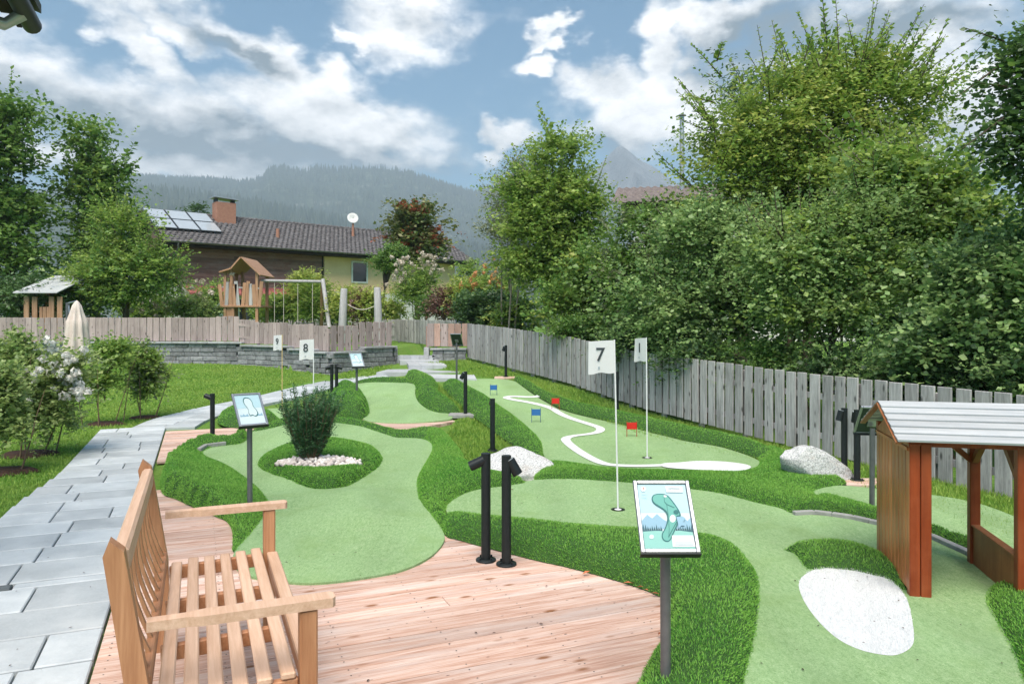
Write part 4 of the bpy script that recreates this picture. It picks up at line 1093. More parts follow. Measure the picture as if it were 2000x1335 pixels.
# ------------------------------------------------------------------ course information boards
def info_sign(px, label, yaw, h, w=.232, hp=.312, tilt=R(50), Yfix=None, detail=1, post='post_steel', foot=0.0):
    c = Yfix if Yfix is not None else U(*px)
    s = thing('course_sign', label, 'sign', c, yaw, 'course information boards')
    MB().tube((0, 0, -foot), (0, .01, h + .03), .021, n=16).build('post', M[post], s)
    # panel: local x right, slope rises away from the viewer (+y)
    pan = bpy.data.objects.new('panel', None)
    u = Vector((1, 0, 0)); v = Vector((0, math.cos(tilt), math.sin(tilt))); n = u.cross(v)
    Mx = Matrix((u, v, n)).transposed().to_4x4(); Mx.translation = Vector((0, -.095, h - .02))
    fr = MB()
    fr.box((-w / 2 + .008, hp / 2, 0), (.016, hp, .02), None, .003); fr.box((w / 2 - .008, hp / 2, 0), (.016, hp, .02), None, .003)
    fr.box((0, hp - .008, 0), (w - .033, .016, .02), None, .003); fr.box((0, .0085, 0), (w - .033, .017, .02), None, .003)
    fo = fr.build('frame', M['steel'], s); fo.matrix_local = Mx
    bk = MB(); bk.box((0, hp / 2, -.004), (w - .034, hp - .034, .009)); o = bk.build('back_plate', M['sign_back'], s); o.matrix_local = Mx
    lip = MB(); lip.box((0, -.004, -.008), (w + .004, .006, .034), None, .001); o = lip.build('bottom_lip', M['anthracite'], s); o.matrix_local = Mx
    br = MB(); br.box((0, hp * .42, -.016), (.07, .07, .013), None, .002); o = br.build('bracket', M['steel'], s); o.matrix_local = Mx
    W_, H_ = w - .034, hp - .034
    def flat(polys, mat, lev, name, par=None):
        for P in polys:
            P = [((x - .5) * W_, .017 + y * H_, .0012 + lev * .0009) for x, y in P]
            o = MB().add(P, [tuple(range(len(P)))]).build(name, M[mat], s); o.matrix_local = Mx
    rc = lambda x0, y0, x1, y1: [(x0, y0), (x1, y0), (x1, y1), (x0, y1)]
    flat([rc(0, 0, 1, 1)], 'p_pale', 0, 'print')
    flat([rc(0, .55, 1, 1)], 'p_sky', 1, 'print_sky')
    if detail:
        def q(x, y):
            xl = 160 + (y - 140) * .135; wd = 765 + (y - 140) * .05; return ((x - xl) / wd, (1140 - y) / 1000)
        flat([[(0, .30), (0, .42), (.13, .52), (.22, .46), (.33, .53), (.45, .44), (.55, .40), (.55, .30)], [(.6, .3), (.7, .42), (.82, .5), (.93, .42), (1, .47), (1, .3)]], 'p_hill', 2, 'print_mountains')
        tr = []
        for x0, x1 in ((.0, .42), (.66, 1)):
            k = x0; r = random.Random(int(x0 * 100)); P = [(x0, .25)]
            while k < x1 - .03:
                hh = r.uniform(.03, .115); P += [(k, .275), (k + .022, .275 + hh), (k + .044, .275)]; k += .044
            P += [(min(k, x1), .25)]; tr.append(P)
        flat(tr, 'p_wood', 3, 'print_trees')
        flat([[(0, 0), (1, 0), (1, .245), (.75, .27), (.5, .262), (.25, .268), (0, .255)]], 'p_mint', 4, 'print_meadow')
        C = [(390, 370), (405, 325), (450, 298), (520, 290), (620, 300), (680, 345), (740, 420), (800, 500), (845, 570), (872, 640), (850, 665), (800, 655), (790, 690), (830, 730), (815, 800), (770, 880), (735, 960), (705, 1020), (650, 1046),
             (590, 1025), (560, 975), (562, 915), (605, 850), (640, 760), (652, 670), (630, 600), (590, 555), (520, 512), (440, 465), (402, 420)]
        cx, cy_ = 640, 600
        C2 = [smooth_poly([q(*p) for p in C], 2)]; flat(C2, 'p_edge', 5, 'print_course_rim')
        Ci = [(x + (14 if x < 600 else -16), y + (14 if y < 500 else -6)) for x, y in C]
        Ci = [(408, 372), (420, 335), (455, 313), (520, 306), (612, 316), (665, 357), (724, 430), (784, 510), (828, 578), (848, 638), (800, 640), (772, 690), (806, 735), (795, 795), (752, 875), (718, 955), (692, 1010), (650, 1030), (602, 1012), (578, 970), (580, 920), (622, 855), (660, 765), (672, 670), (650, 592), (606, 542), (530, 497), (450, 450), (418, 412)]
        flat([smooth_poly([q(*p) for p in Ci], 2)], 'p_green', 6, 'print_course')
        flat([[q(735 + 48 * math.cos(t), 690 + 58 * math.sin(t)) for t in np.linspace(0, 6.283, 24, endpoint=False)]], 'p_white', 7, 'print_bunker')
        flat([[q(*p) for p in ((585, 320), (630, 325), (632, 355), (588, 352))]], 'p_white', 7, 'print_flag')
        def stroke(pts, wd):
            out = []
            for a, b in zip(pts[:-1], pts[1:]):
                a, b = Vector(q(*a)), Vector(q(*b)); d = (b - a); nn = Vector((-d.y, d.x)).normalized() * wd
                out.append([tuple(a + nn), tuple(a - nn), tuple(b - nn), tuple(b + nn)])
            return out
        flat(stroke([(592, 350), (600, 430), (640, 470), (760, 520)], .004) + stroke([(635, 470), (660, 620), (680, 840), (675, 980)], .004) + stroke([(800, 740), (670, 970)], .006), 'p_edge', 8, 'print_route')
        flat([[q(790 + r_ * math.cos(t), 590 + r_ * .8 * math.sin(t)) for t in np.linspace(0, 6.283, 9, endpoint=False) for r_ in (46,)]], 'p_edge', 7, 'print_rock')
        flat([[q(x, y) for x, y in ((790, 665), (900, 660), (940, 690), (905, 740), (930, 800), (870, 800), (830, 850), (820, 760))]], 'p_hill', 8, 'print_playhouse')
        flat([[q(258 + 45 * math.cos(t), 218 + 45 * math.sin(t)) for t in np.linspace(0, 6.283, 6, endpoint=False)]], 'p_white', 5, 'print_badge')
        me = text_mesh('7', .017, M['p_red']); o = link('print_number', me, s); a = q(258, 218); o.matrix_local = Mx @ Matrix.Translation(((a[0] - .5) * W_, .017 + a[1] * H_, .0068))
        flat([[q(*p) for p in ((605, 175), (880, 178), (890, 275), (625, 272))], [q(*p) for p in ((725, 945), (1065, 945), (1105, 1110), (740, 1112))]], 'p_white', 6, 'print_boxes')
        ln_ = []
        for (x0, x1, y) in ((645, 840, 205), (645, 840, 218), (740, 770, 250), (225, 320, 305), (230, 318, 355), (770, 1060, 1048), (775, 1070, 1068), (775, 1075, 1088)):
            ln_.append([q(x0, y), q(x1, y), q(x1, y + 5), q(x0, y + 5)])
        flat(ln_, 'p_grey', 8, 'print_text_lines')
        flat([[q(400 + 38 * math.cos(t), 965 + 34 * math.sin(t)) for t in np.linspace(0, 6.283, 12, endpoint=False)]], 'p_pale', 6, 'print_icon')
    else:
        P = [(.42, .93), (.6, .9), (.68, .75), (.66, .6), (.78, .45), (.8, .3), (.66, .22), (.55, .3), (.45, .25), (.4, .36), (.44, .5), (.36, .62), (.3, .75), (.32, .87)]
        flat([smooth_poly(P, 2)], 'p_edge', 3, 'print_course_rim'); flat([smooth_poly([(.52 + (x - .52) * .86, .55 + (y - .55) * .9) for x, y in P], 2)], 'p_pale', 4, 'print_course')
        flat([[(.05, .27), (.08, .34), (.14, .3), (.2, .36), (.26, .3), (.36, .35), (.4, .27)], [(.72, .27), (.78, .34), (.86, .3), (.92, .36), (.97, .27)]], 'p_hill', 2, 'print_trees')
        flat([rc(0, 0, 1, .26)], 'p_pale', 2, 'print_meadow')
    return s
info_sign(None, 'course board with printed hole map, standing nearest on the turf border', 0, .665, Yfix=Vector((.618, 2.985, 0)))
info_sign(None, 'course board on a post in the turf bank near the bench', R(38), .70, Yfix=Vector((-2.10, 5.95, .06)), detail=0)
info_sign(None, 'small course board on the tall turf mound behind the yew', R(30), .74, Yfix=U(697, 789, .05), detail=0)
info_sign(None, 'course board seen from its dark back at the top of the practice green', R(170), .80, Yfix=U(892, 747), detail=0)
info_sign(None, 'dark-backed course board partly hidden by the playhouse', R(172), .66, Yfix=U(1703, 1000), detail=0)

# ------------------------------------------------------------------ boulders
def boulder(label, c, size, rz, seed, skew=None, parent=None):
    bm = bmesh.new(); bmesh.ops.create_icosphere(bm, subdivisions=5, radius=1)
    r = random.Random(seed); cuts = [(Vector((r.gauss(0, 1), r.gauss(0, 1), r.gauss(0, .7))).normalized(), r.uniform(.6, .9)) for _ in range(14)]
    for v in bm.verts:
        p = v.co.copy()
        for n, d in cuts:
            k = p.dot(n)
            if k > d: p -= n * (k - d) * .85
        p += p.normalized() * (.06 * mnoise.noise(p * 2.1 + Vector((seed, 0, 0))) + .025 * mnoise.noise(p * 6 + Vector((seed, 0, 0))) + .012 * mnoise.noise(p * 15))
        if skew: p = skew(p)
        v.co = Vector((p.x * size[0], p.y * size[1], p.z * size[2]))
    me = bpy.data.meshes.new('boulder'); bm.to_mesh(me); bm.free(); me.materials.append(M['granite'])
    for f in me.polygons: f.use_smooth = True
    o = link('boulder', me, None, c, (0, 0, rz)); return tag(o, label, 'rock', 'granite boulders')
c = U(979, 924); boulder('broad flat granite rock behind the pair of light posts', (c.x, c.y + .12, c.z - .02), (.64, .42, .28), R(-6), 4, lambda p: Vector((p.x, p.y, p.z * (1.0 - .42 * abs(p.x - .25)) if p.z > 0 else p.z)))
c = U(1603, 936); boulder('pointed granite rock leaning down towards the playhouse', (c.x + .0, c.y + .05, c.z + .11), (.46, .27, .26), R(4), 9, lambda p: Vector((p.x, p.y * (1 - .3 * max(0, p.x)), p.z * (1 - .55 * max(0, p.x)) - .72 * p.x)))

# ------------------------------------------------------------------ playhouse obstacle over the green
def playhouse():
    dv = Vector((.2384, .9712)); e = Vector((.9712, -.2384)); O = Vector((2.23, 4.17))
    h = thing('playhouse', 'reddish-brown wooden playhouse with silvery board roof over the green', 'playhouse', (O.x, O.y, 0), math.atan2(e.y, e.x))
    # local x along the ridge, y to the back
    D, Wd, ez = .78, .60, .87
    n = 10; bw = D / n
    for i in range(n): MB().box((.012, bw * (i + .5), ez / 2 + .02), (.018, bw - .005, ez - .04), None, .006).build('board', M['cedar'], h)
    m = MB(); apex = 1.035
    m.add([(.001, -.0, ez - .02), (.001, D, ez - .02), (.001, D / 2, apex - .02), (.025, 0, ez - .02), (.025, D, ez - .02), (.025, D / 2, apex - .02)], [(0, 2, 1), (3, 4, 5), (0, 1, 4, 3), (1, 2, 5, 4), (2, 0, 3, 5)]); m.build('gable_panel', M['cedar'], h)
    MB().beam((.0, .02, ez - .035), (.0, D - .02, ez - .035), .012, .02).build('gable_strip', M['cedar'], h)
    for k, x in enumerate((.055, .113)): MB().box((x - .027 + .003, .03, ez / 2), (.054, .06, ez), None, .004).build('corner_post', M['cedar_dark'], h)
    MB().box((.05, D - .03, ez / 2), (.05, .05, ez), None, .004).build('corner_post', M['cedar_dark'], h)
    # right-hand side wall with low panel, posts and knee braces
    for y in (.03, D - .03): MB().box((Wd - .03, y, ez / 2), (.06, .06, ez), None, .004).build('corner_post', M['cedar_dark'], h)
    MB().box((Wd + .028, .03, ez / 2), (.054, .06, ez), None, .004).build('corner_post', M['cedar_dark'], h)
    MB().box((Wd - .03, D / 2, .125), (.03, D - .12, .25), None, .003).build('side_panel', M['cedar_panel'], h)
    MB().box((Wd - .03, D / 2, .258), (.05, D - .12, .014), None, .003).build('sill', M['cedar_panel'], h)
    for (y0, y1) in ((.05, .24), (D - .05, D - .24)): MB().beam((Wd - .03, y0, ez - .2), (Wd - .03, y1, ez - .02), .035, .035).build('brace', M['cedar_panel'], h)
    MB().beam((Wd - .05, D - .03, ez - .2), (Wd - .25, D - .03, ez - .02), .035, .035).build('brace', M['cedar_dark'], h)
    for y in (.03, D - .03): MB().beam((.0, y, ez + .008), (Wd, y, ez + .008), .05, .05).build('top_plate', M['cedar_dark'], h)
    # roof boards lapping down both slopes
    x0, x1 = -.075, Wd + .12; nb = 6; oh = .06
    for s in (-1, 1):
        ya, yb = D / 2, (D / 2 + s * (D / 2 + oh)); 
        za, zb = apex + .03, ez + .03 - .012
        for i in range(nb):
            u0, u1 = i / nb, (i + 1) / nb + .03
            P = Vector((0, ya + (yb - ya) * u0, za + (zb - za) * u0)); Q = Vector((0, ya + (yb - ya) * u1, za + (zb - za) * u1 + .006))
            nrm = Vector((0, s * (za - zb), abs(yb - ya))).normalized()
            m = MB(); vs = []
            for X in (x0, x1):
                vs += [Vector((X, P.y, P.z)), Vector((X, Q.y, Q.z)), Vector((X, Q.y, Q.z)) + nrm * .012, Vector((X, P.y, P.z)) + nrm * .006]
            m.add(vs, [(0, 1, 2, 3), (7, 6, 5, 4), (0, 4, 5, 1), (1, 5, 6, 2), (2, 6, 7, 3), (3, 7, 4, 0)]); m.build('roof_board', M['silver_board'], h)
    for s in (-1, 1): MB().beam((x0 + .006, D / 2, apex + .018), (x0 + .006, D / 2 + s * (D / 2 + oh), ez + .008), .012, .03, up=(1, 0, 0)).build('verge_board', M['cedar_panel'], h)
playhouse()
# fallen leaves along the deck edge
r_ = random.Random(8)
for i, (x, y) in enumerate([(1236, 1141), (1243, 1139), (1280, 1161), (1292, 1168), (1262, 1154), (1250, 1148), (1000, 957), (1290, 1240), (1145, 1120), (1225, 1140)]):
    c = U(x, y, .012); m = MB(); L = r_.uniform(.018, .03)
    m.add([(-L, 0, 0), (0, -L * .45, .006), (L, 0, .002), (0, L * .45, .007)], [(0, 1, 2), (0, 2, 3)])
    tag(m.build('fallen_leaf', M['dead_leaf'], None, (c.x, c.y, c.z + .02), (r_.uniform(-.3, .3), r_.uniform(-.3, .3), r_.random() * 6)), 'tiny fallen reddish leaf at the rim of the deck', 'leaf', 'fallen leaves on the deck rim')

# ------------------------------------------------------------------ playground behind the wall
def tower():
    X0, Y0 = (471 - 1000) / F * 27, 27.0; zb = .93
    t = thing('play_tower', 'wooden play tower with crooked gable roof and picket rail', 'play tower', (X0, Y0, zb))
    z = lambda y: EYE + (HZ - y) / F * 27 - zb; x = lambda p: (p - 471) / F * 27
    for (px, top) in ((440, 530), (458, 522), (502, 532)):
        for y in (0, 1.1): MB().beam((x(px), y, -.1), (x(px) + (.0 if px != 458 else -.12), y, z(top)), .1, .1, up=(0, 1, 0), bev=.01).build('post', M['play_wood'], t)
    MB().box((0, .55, z(598)), (1.5, 1.3, .07), None, .01).build('platform', M['play_wood'], t)
    r = random.Random(1)
    for i in range(10):
        px = 435 + i * 8.0; tl = r.uniform(-.12, .12); m = MB(); m.beam((x(px), -.06, z(600)), (x(px) + tl, -.06, z(553 + r.uniform(-4, 3))), .125, .025, up=(0, 1, 0), bev=.004); m.build('picket', M['play_grey' if i % 3 == 1 else 'play_wood'], t)
    for yy in (597, 560): MB().beam((x(434), -.03, z(yy)), (x(508), -.03, z(yy + 3)), .03, .05).build('rail', M['play_grey'], t)
    MB().box((x(449), .0, z(612)), (.32, .03, .5), None, .004).build('climbing_board', M['play_wood'], t)
    A = (x(432), z(533)); B = (x(455), z(526)); C = (x(474), z(504)); D = (x(511), z(539))
    for k, (p, q) in enumerate(((A, B), (B, C), (C, D))):
        m = MB(); dd = Vector((q[0] - p[0], q[1] - p[1])); nn = Vector((-dd.y, dd.x)).normalized() * .05
        P = [p, q, (q[0] + nn.x, q[1] + nn.y), (p[0] + nn.x, p[1] + nn.y)]
        m.add([(a, -.2, b) for a, b in P] + [(a, 1.4, b) for a, b in P], [(0, 1, 2, 3), (7, 6, 5, 4)] + [(i, 4 + i, 4 + (i + 1) % 4, (i + 1) % 4) for i in range(4)]); m.build('roof_panel', M['play_wood'], t)
    m = MB(); pts = [(x(436), .4, z(592)), (x(428), .4, z(596)), (x(415), .4, z(606)), (x(402), .4, z(613)), (x(385), .4, z(628)), (x(372), .4, z(640)), (x(362), .4, z(644))]
    vs = []; fs = []
    for p in pts:
        for dy, dz in ((-.26, .12), (-.22, 0), (.22, 0), (.26, .12), (.24, .12), (.2, .03), (-.2, .03), (-.24, .12)): vs.append((p[0], p[1] + dy, p[2] + dz))
    for i in range(len(pts) - 1):
        for j in range(8): fs.append((i * 8 + j, i * 8 + (j + 1) % 8, i * 8 + 8 + (j + 1) % 8, i * 8 + 8 + j))
    m.add(vs, fs, True).build('slide', M['slide'], t)
    s = thing('swing', 'swing frame with pale beam beside the play tower', 'swing', (x(565) + X0, Y0, zb)); ox = x(565)
    MB().tube((x(505) - ox, .3, z(547)), (x(630) - ox, .3, z(549)), .055, n=12).build('beam', M['play_grey'], s)
    MB().tube((x(627) - ox, .25, z(545)), (x(650) - ox, -.5, z(640)), .075, n=10).build('leg', M['play_grey'], s)
    MB().tube((x(625) - ox, .35, z(547)), (x(610) - ox, 1.3, z(640)), .065, n=10).build('leg', M['play_wood'], s)
    for a, b in ((531, 549), (577, 606)):
        for p in (a, b): MB().tube((x(p) - ox, .3, z(549)), (x(p) - ox, .3, z(630)), .012, n=5).build('rope', M['rope'], s)
        MB().box(((x(a) + x(b)) / 2 - ox, .3, z(631)), (abs(x(b) - x(a)) + .06, .18, .04), None, .005).build('seat', M['ink'], s)
tower()
def log(px, top, Y, lean, label):
    c = Vector(((px - 1000) / F * Y, Y, .93)); z = EYE + (HZ - top) / F * Y - .93
    o = MB().path([(0, 0, -.1), (lean * .4, 0, z * .5), (lean, 0, z - .03), (lean, 0, z)], [.125, .118, .10, .085], 14).build('log_post', M['play_grey'], None, c); tag(o, label, 'post', 'standing logs in the playground')
log(668, 563, 22.5, .06, 'silvery standing log nearer the swing'); log(740, 561, 22.5, -.05, 'silvery standing log with a dark stub nearer the gate')
m = MB(); a = at(678, 594, 22.5); b = at(733, 597, 22.5); m.path([a.lerp(b, u) - Vector((0, 0, .14 * math.sin(math.pi * u))) - a for u in np.linspace(0, 1, 9)], [.014] * 9, 5)
tag(m.build('rope', M['rope'], None, a), 'sagging rope tied between the two standing logs', 'rope')
def kiosk():
    Y = 23.5; X = (83 - 1000) / F * Y; zb = .93; z = lambda y: EYE + (HZ - y) / F * Y - zb; x = lambda p: (p - 83) / F * Y
    k = thing('play_kiosk', 'small wooden play kiosk with a grey lean-to roof behind the fence', 'play kiosk', (X, Y, zb))
    for px in (52, 68, 101, 117):
        MB().box((x(px), 0, (z(576) - .15) / 2), (.16, .05, z(576) + .05), None, .006).build('board', M['play_wood'], k)
        MB().box((x(px), 1.1, (z(560) - .15) / 2), (.16, .05, z(560) + .05), None, .006).build('board', M['play_wood'], k)
    for i in range(3): MB().box((x(78 + i * 7), .06, z(622)), (.1, .03, .75), None, .004).build('counter_board', M['play_wood'], k)
    n = 5
    for i in range(n):
        u0, u1 = i / n, (i + 1) / n
        p0 = Vector((0, -.25 + 1.6 * u0, z(573) + .62 * u0)); p1 = Vector((0, -.25 + 1.6 * u1 + .03, z(573) + .62 * u1 + .01))
        m = MB(); xl, xr = x(35), x(121); sh = .15
        vs = [(xl + sh * u0 * 2, *p0.yz), (xr + sh * u0, *p0.yz), (xr + sh * u1, *p1.yz), (xl + sh * u1 * 2, *p1.yz)]; vs += [(a, b, c + .03) for a, b, c in vs]
        m.add(vs, [(3, 2, 1, 0), (4, 5, 6, 7)] + [(j, (j + 1) % 4, 4 + (j + 1) % 4, 4 + j) for j in range(4)]); m.build('roof_board', M['silver_board'], k)
kiosk()
def parasol():
    Y = 17.0; X = (150 - 1000) / F * Y; zb = T(X, Y)
    p = thing('parasol', 'folded beige cantilever parasol in front of the retaining wall', 'parasol', (X, Y, zb)); z = lambda y: EYE + (HZ - y) / F * Y - zb
    n = 32; prof = [(590, .05), (597, .10), (610, .13), (625, .17), (627, .185), (640, .19), (660, .215), (680, .24), (690, .235)]
    vs = []; fs = []
    for y, r in prof:
        for i in range(n):
            t = 2 * math.pi * i / n; q = r * (1 + .28 * math.sin(8 * t) * min(1, max(0, (y - 592) / 30))); vs.append((q * math.cos(t), q * math.sin(t), z(y)))
    for j in range(len(prof) - 1):
        for i in range(n): fs.append((j * n + i, j * n + (i + 1) % n, j * n + n + (i + 1) % n, j * n + n + i))
    m = MB(); m.add(vs, fs, True); m.add([(0, 0, z(586))] + vs[:n], [(0, i + 1, (i + 1) % n + 1) for i in range(n)], True); m.build('canopy', M['canvas'], p)
    MB().tube((0, 0, z(694)), (0, 0, z(588)), .025, n=10).build('hub_rod', M['steel'], p)
    MB().tube((-.27, .1, 0), (-.27, .1, z(591)), .04, n=12).build('mast', M['post_steel'], p)
    MB().tube((-.25, .1, z(593)), (-.14, .05, z(650)), .02, n=8).build('arm', M['steel'], p)
    MB().tube((-.27, .1, z(592)), (0, 0, z(588)), .022, n=8).build('arm', M['steel'], p)
    MB().box((-.27, .1, .03), (.7, .7, .08), None, .01).build('base', M['concrete'], p)
parasol()

# ------------------------------------------------------------------ long house behind
def house():
    E0 = Vector((-18.34, 39.0)); d = Vector((15.84, 13.1)).normalized(); zb = .97
    h = thing('house', 'long alpine house with dark timber upper floor and grey tiled roof', 'house', (E0.x, E0.y, zb), math.atan2(d.y, d.x))
    Lh, ez, Dp, rise = 20.55, 5.99 - zb, 4.5, 2.13; wy = .9
    # walls
    MB().box((9.95, wy + 3.65, 1.34), (18.8, 7.2, 2.68)).build('ground_floor_wall', M['white_wall'], h)
    MB().box((14.5, wy + 3.7, 3.83), (9.9, 7.1, 2.29)).build('rendered_wall', M['render_yellow'], h)
    MB().box((5.05, wy + 3.75, 3.83), (8.9, 7.0, 2.28)).build('timber_core', M['siding_dark'], h)
    n = 15; r = random.Random(2)
    for i in range(n):
        z = 2.70 + i * .152; s = r.uniform(3, 6)
        for a, b in ((.62, .62 + s), (.62 + s, 9.5)): MB().box(((a + b) / 2, wy + .235, z + .076), (b - a - .006, .03, .148), None, .008).build('siding_board', M['siding'], h)
    for a, b in ((.6, 3.9),):
        pass
    MB().box((9.55, wy + .2, 3.83), (.14, .1, 2.28), None, .01).build('corner_board', M['siding_dark'], h)
    w = MB().box((12.0, wy + .14, 3.98), (1.0, .03, 1.28)).build('window', M['pane'], h)
    fr = MB(); 
    for x in (11.47, 12.53): fr.box((x, wy + .11, 3.98), (.1, .08, 1.40), None, .008)
    for z in (3.33, 4.63): fr.box((12.0, wy + .11, z), (.955, .08, .1), None, .008)
    fr.build('window_frame', M['frame_white'], w)
    # eaves
    MB().box((Lh / 2, .75, ez - .14), (Lh - .1, 1.5, .05)).build('eave_soffit', M['siding_dark'], h)
    MB().box((Lh / 2, .03, ez - .06), (Lh - .04, .05, .2)).build('fascia', M['siding_dark'], h)
    g = MB(); vs = []; fs = []
    for x in (0, Lh):
        for k in range(9):
            t = math.pi + math.pi * k / 8; vs.append((x, -.08 + .085 * math.cos(t), ez + .03 + .085 * math.sin(t)))
    fs = [(k, k + 1, 10 + k, 9 + k) for k in range(8)]; g.add(vs, fs, True).build('gutter', M['gutter'], h)
    MB().path([(.75, -.08, ez - .06), (.75, -.08, ez - .3), (.75, wy + .1, ez - .95), (.75, wy + .1, 0)], [.05] * 4, 8).build('downpipe', M['gutter'], h)
    # roof: slabs and lapped wavy tile courses
    sl = math.hypot(Dp, rise); ux, uz = Dp / sl, rise / sl
    for s in (0, 1):
        m = MB(); y0, y1 = (0, Dp) if s == 0 else (2 * Dp, Dp)
        vs = [(0, y0, ez), (Lh, y0, ez), (Lh, y1, ez + rise), (0, y1, ez + rise)]; vs += [(a, b, c - .12) for a, b, c in vs]
        m.add(vs, [(0, 1, 2, 3), (7, 6, 5, 4)] + [(j, (j + 1) % 4, 4 + (j + 1) % 4, 4 + j) for j in range(4)]); rf = m.build('roof', M['siding_dark'], h)
        nc, pit, sub = 15, .3, 6; nt_ = int(Lh / pit); V = []; Fq = []
        for c in range(nc):
            u0 = sl * c / nc - .06; u1 = sl * (c + 1) / nc
            for (u, lift) in ((u0, .0), (u0, .055), (u1, .02)):
                for i in range(nt_ * sub + 1):
                    x = i * pit / sub + (.15 if c % 2 else 0); x = min(x, Lh + .02); w_ = .024 * math.sin(2 * math.pi * i / sub) + .022
                    y = u * ux; z = u * uz; o_ = lift + w_
                    V.append((x, (y - o_ * uz) if s == 0 else 2 * Dp - (y - o_ * uz), ez + z + o_ * ux + .004))
            k = nt_ * sub + 1; b = c * 3 * k
            for rr in (0, 1):
                for i in range(k - 1): Fq.append((b + rr * k + i, b + rr * k + i + 1, b + (rr + 1) * k + i + 1, b + (rr + 1) * k + i))
        o = link('roof_tiles', np_mesh('roof_tiles', V, Fq, M['tile']), rf); o['kind'] = 'stuff'
    for i in range(int(Lh / .42)): MB().tube((i * .42, Dp, ez + rise + .03), (i * .42 + .44, Dp, ez + rise + .045), .12, .13, 8).build('ridge_tile', M['tile'], h)
    for x in (0, Lh):
        for s in (0, 1):
            MB().beam((x, 0 if s == 0 else 2 * Dp, ez - .05), (x, Dp, ez + rise - .05), .05, .26, up=(1, 0, 0)).build('verge_board', M['siding_dark'], h)
    m = MB(); m.add([(.65, wy + .2, ez - .2), (.65, 2 * Dp - 1.1, ez - .2), (.65, Dp, ez + rise - .2)], [(0, 1, 2)]); m.build('gable_wall', M['siding'], h)
    m = MB(); m.add([(Lh - 1.2, wy + .2, ez - .2), (Lh - 1.2, 2 * Dp - 1.1, ez - .2), (Lh - 1.2, Dp, ez + rise - .2)], [(0, 1, 2)]); m.build('gable_wall', M['siding'], h)
    for y in (.3, Dp): MB().beam((Lh - 1.2, y, ez - .9), (Lh - .2, y, ez - .15), .12, .12).build('brace', M['siding_dark'], h)
    MB().beam((Lh - 1.3, .3, ez - .2), (Lh - .05, .3, ez - .2), .14, .14).build('purlin', M['siding_dark'], h)
    def on(x, u, lift): return Vector((x, sl * u * ux - lift * uz, ez + sl * u * uz + lift * ux))
    rot = Matrix.Rotation(math.atan2(rise, Dp), 3, 'X')
    for i in range(3):
        for j in range(2):
            c = on(.55 + i * 1.2, .48 + j * .33, .19); q = MB().box(c, (1.16, 1.55, .06), rot, .006).build('collector', M['panel_frame'], h)
            MB().box(c + rot @ Vector((0, 0, .036)), (1.08, 1.47, .008), rot).build('glass', M['panel_glass'], q)
    c = on(4.45, .86, 0); ch = MB().box((c.x, c.y, c.z + .35), (1.15, .8, 1.5), None, .01).build('chimney', M['brick_red'], h)
    for a in (-.5, .5): MB().box((c.x + a, c.y, c.z + 1.2), (.08, .6, .22)).build('cap_leg', M['ink'], ch)
    MB().box((c.x, c.y, c.z + 1.34), (1.45, 1.0, .06), Matrix.Rotation(R(3), 3, 'Y'), .008).build('cap', M['tin'], ch)
    c = on(6.9, .38, .02); MB().tube(c, c + Vector((0, 0, .55)), .11, .10, 12).build('vent_pipe', M['brick_red'], h)
    c = on(12.6, .68, .02); MB().tube(c, c + Vector((0, 0, 1.05)), .1, .06, 10).build('dish_mast', M['brick_red'], h)
    m = MB(); m.lathe([(.001, .0), (.2, .03), (.36, .09), (.37, .1), (.35, .11), (.2, .05), (.001, .02)], n=28); o = m.build('satellite_dish', M['dish'], h, c + Vector((0, .05, 1.2)), (R(72), 0, R(-20)))
    MB().tube((0, 0, .1), (.0, -.1, .42), .015, n=6).build('feed_arm', M['ink'], o)
    m = MB(); m.add([(1.3, wy - .0, 2.78), (8.6, wy, 2.78), (8.6, wy - 1.1, 2.35), (1.3, wy - 1.1, 2.35), (1.3, wy, 2.74), (8.6, wy, 2.74), (8.6, wy - 1.1, 2.25), (1.3, wy - 1.1, 2.25)], [(0, 1, 2, 3), (7, 6, 5, 4), (0, 3, 7, 4), (1, 5, 6, 2), (3, 2, 6, 7), (0, 4, 5, 1)]); m.build('awning', M['awning'], h)
    for x in (2.2, 5.0, 7.6): 
        w = MB().box((x, wy + .04, 1.3), (1.3, .03, 1.5)).build('window', M['pane'], h); MB().box((x, wy + .035, .52), (1.5, .12, .06)).build('sill', M['frame_white'], w)
house()
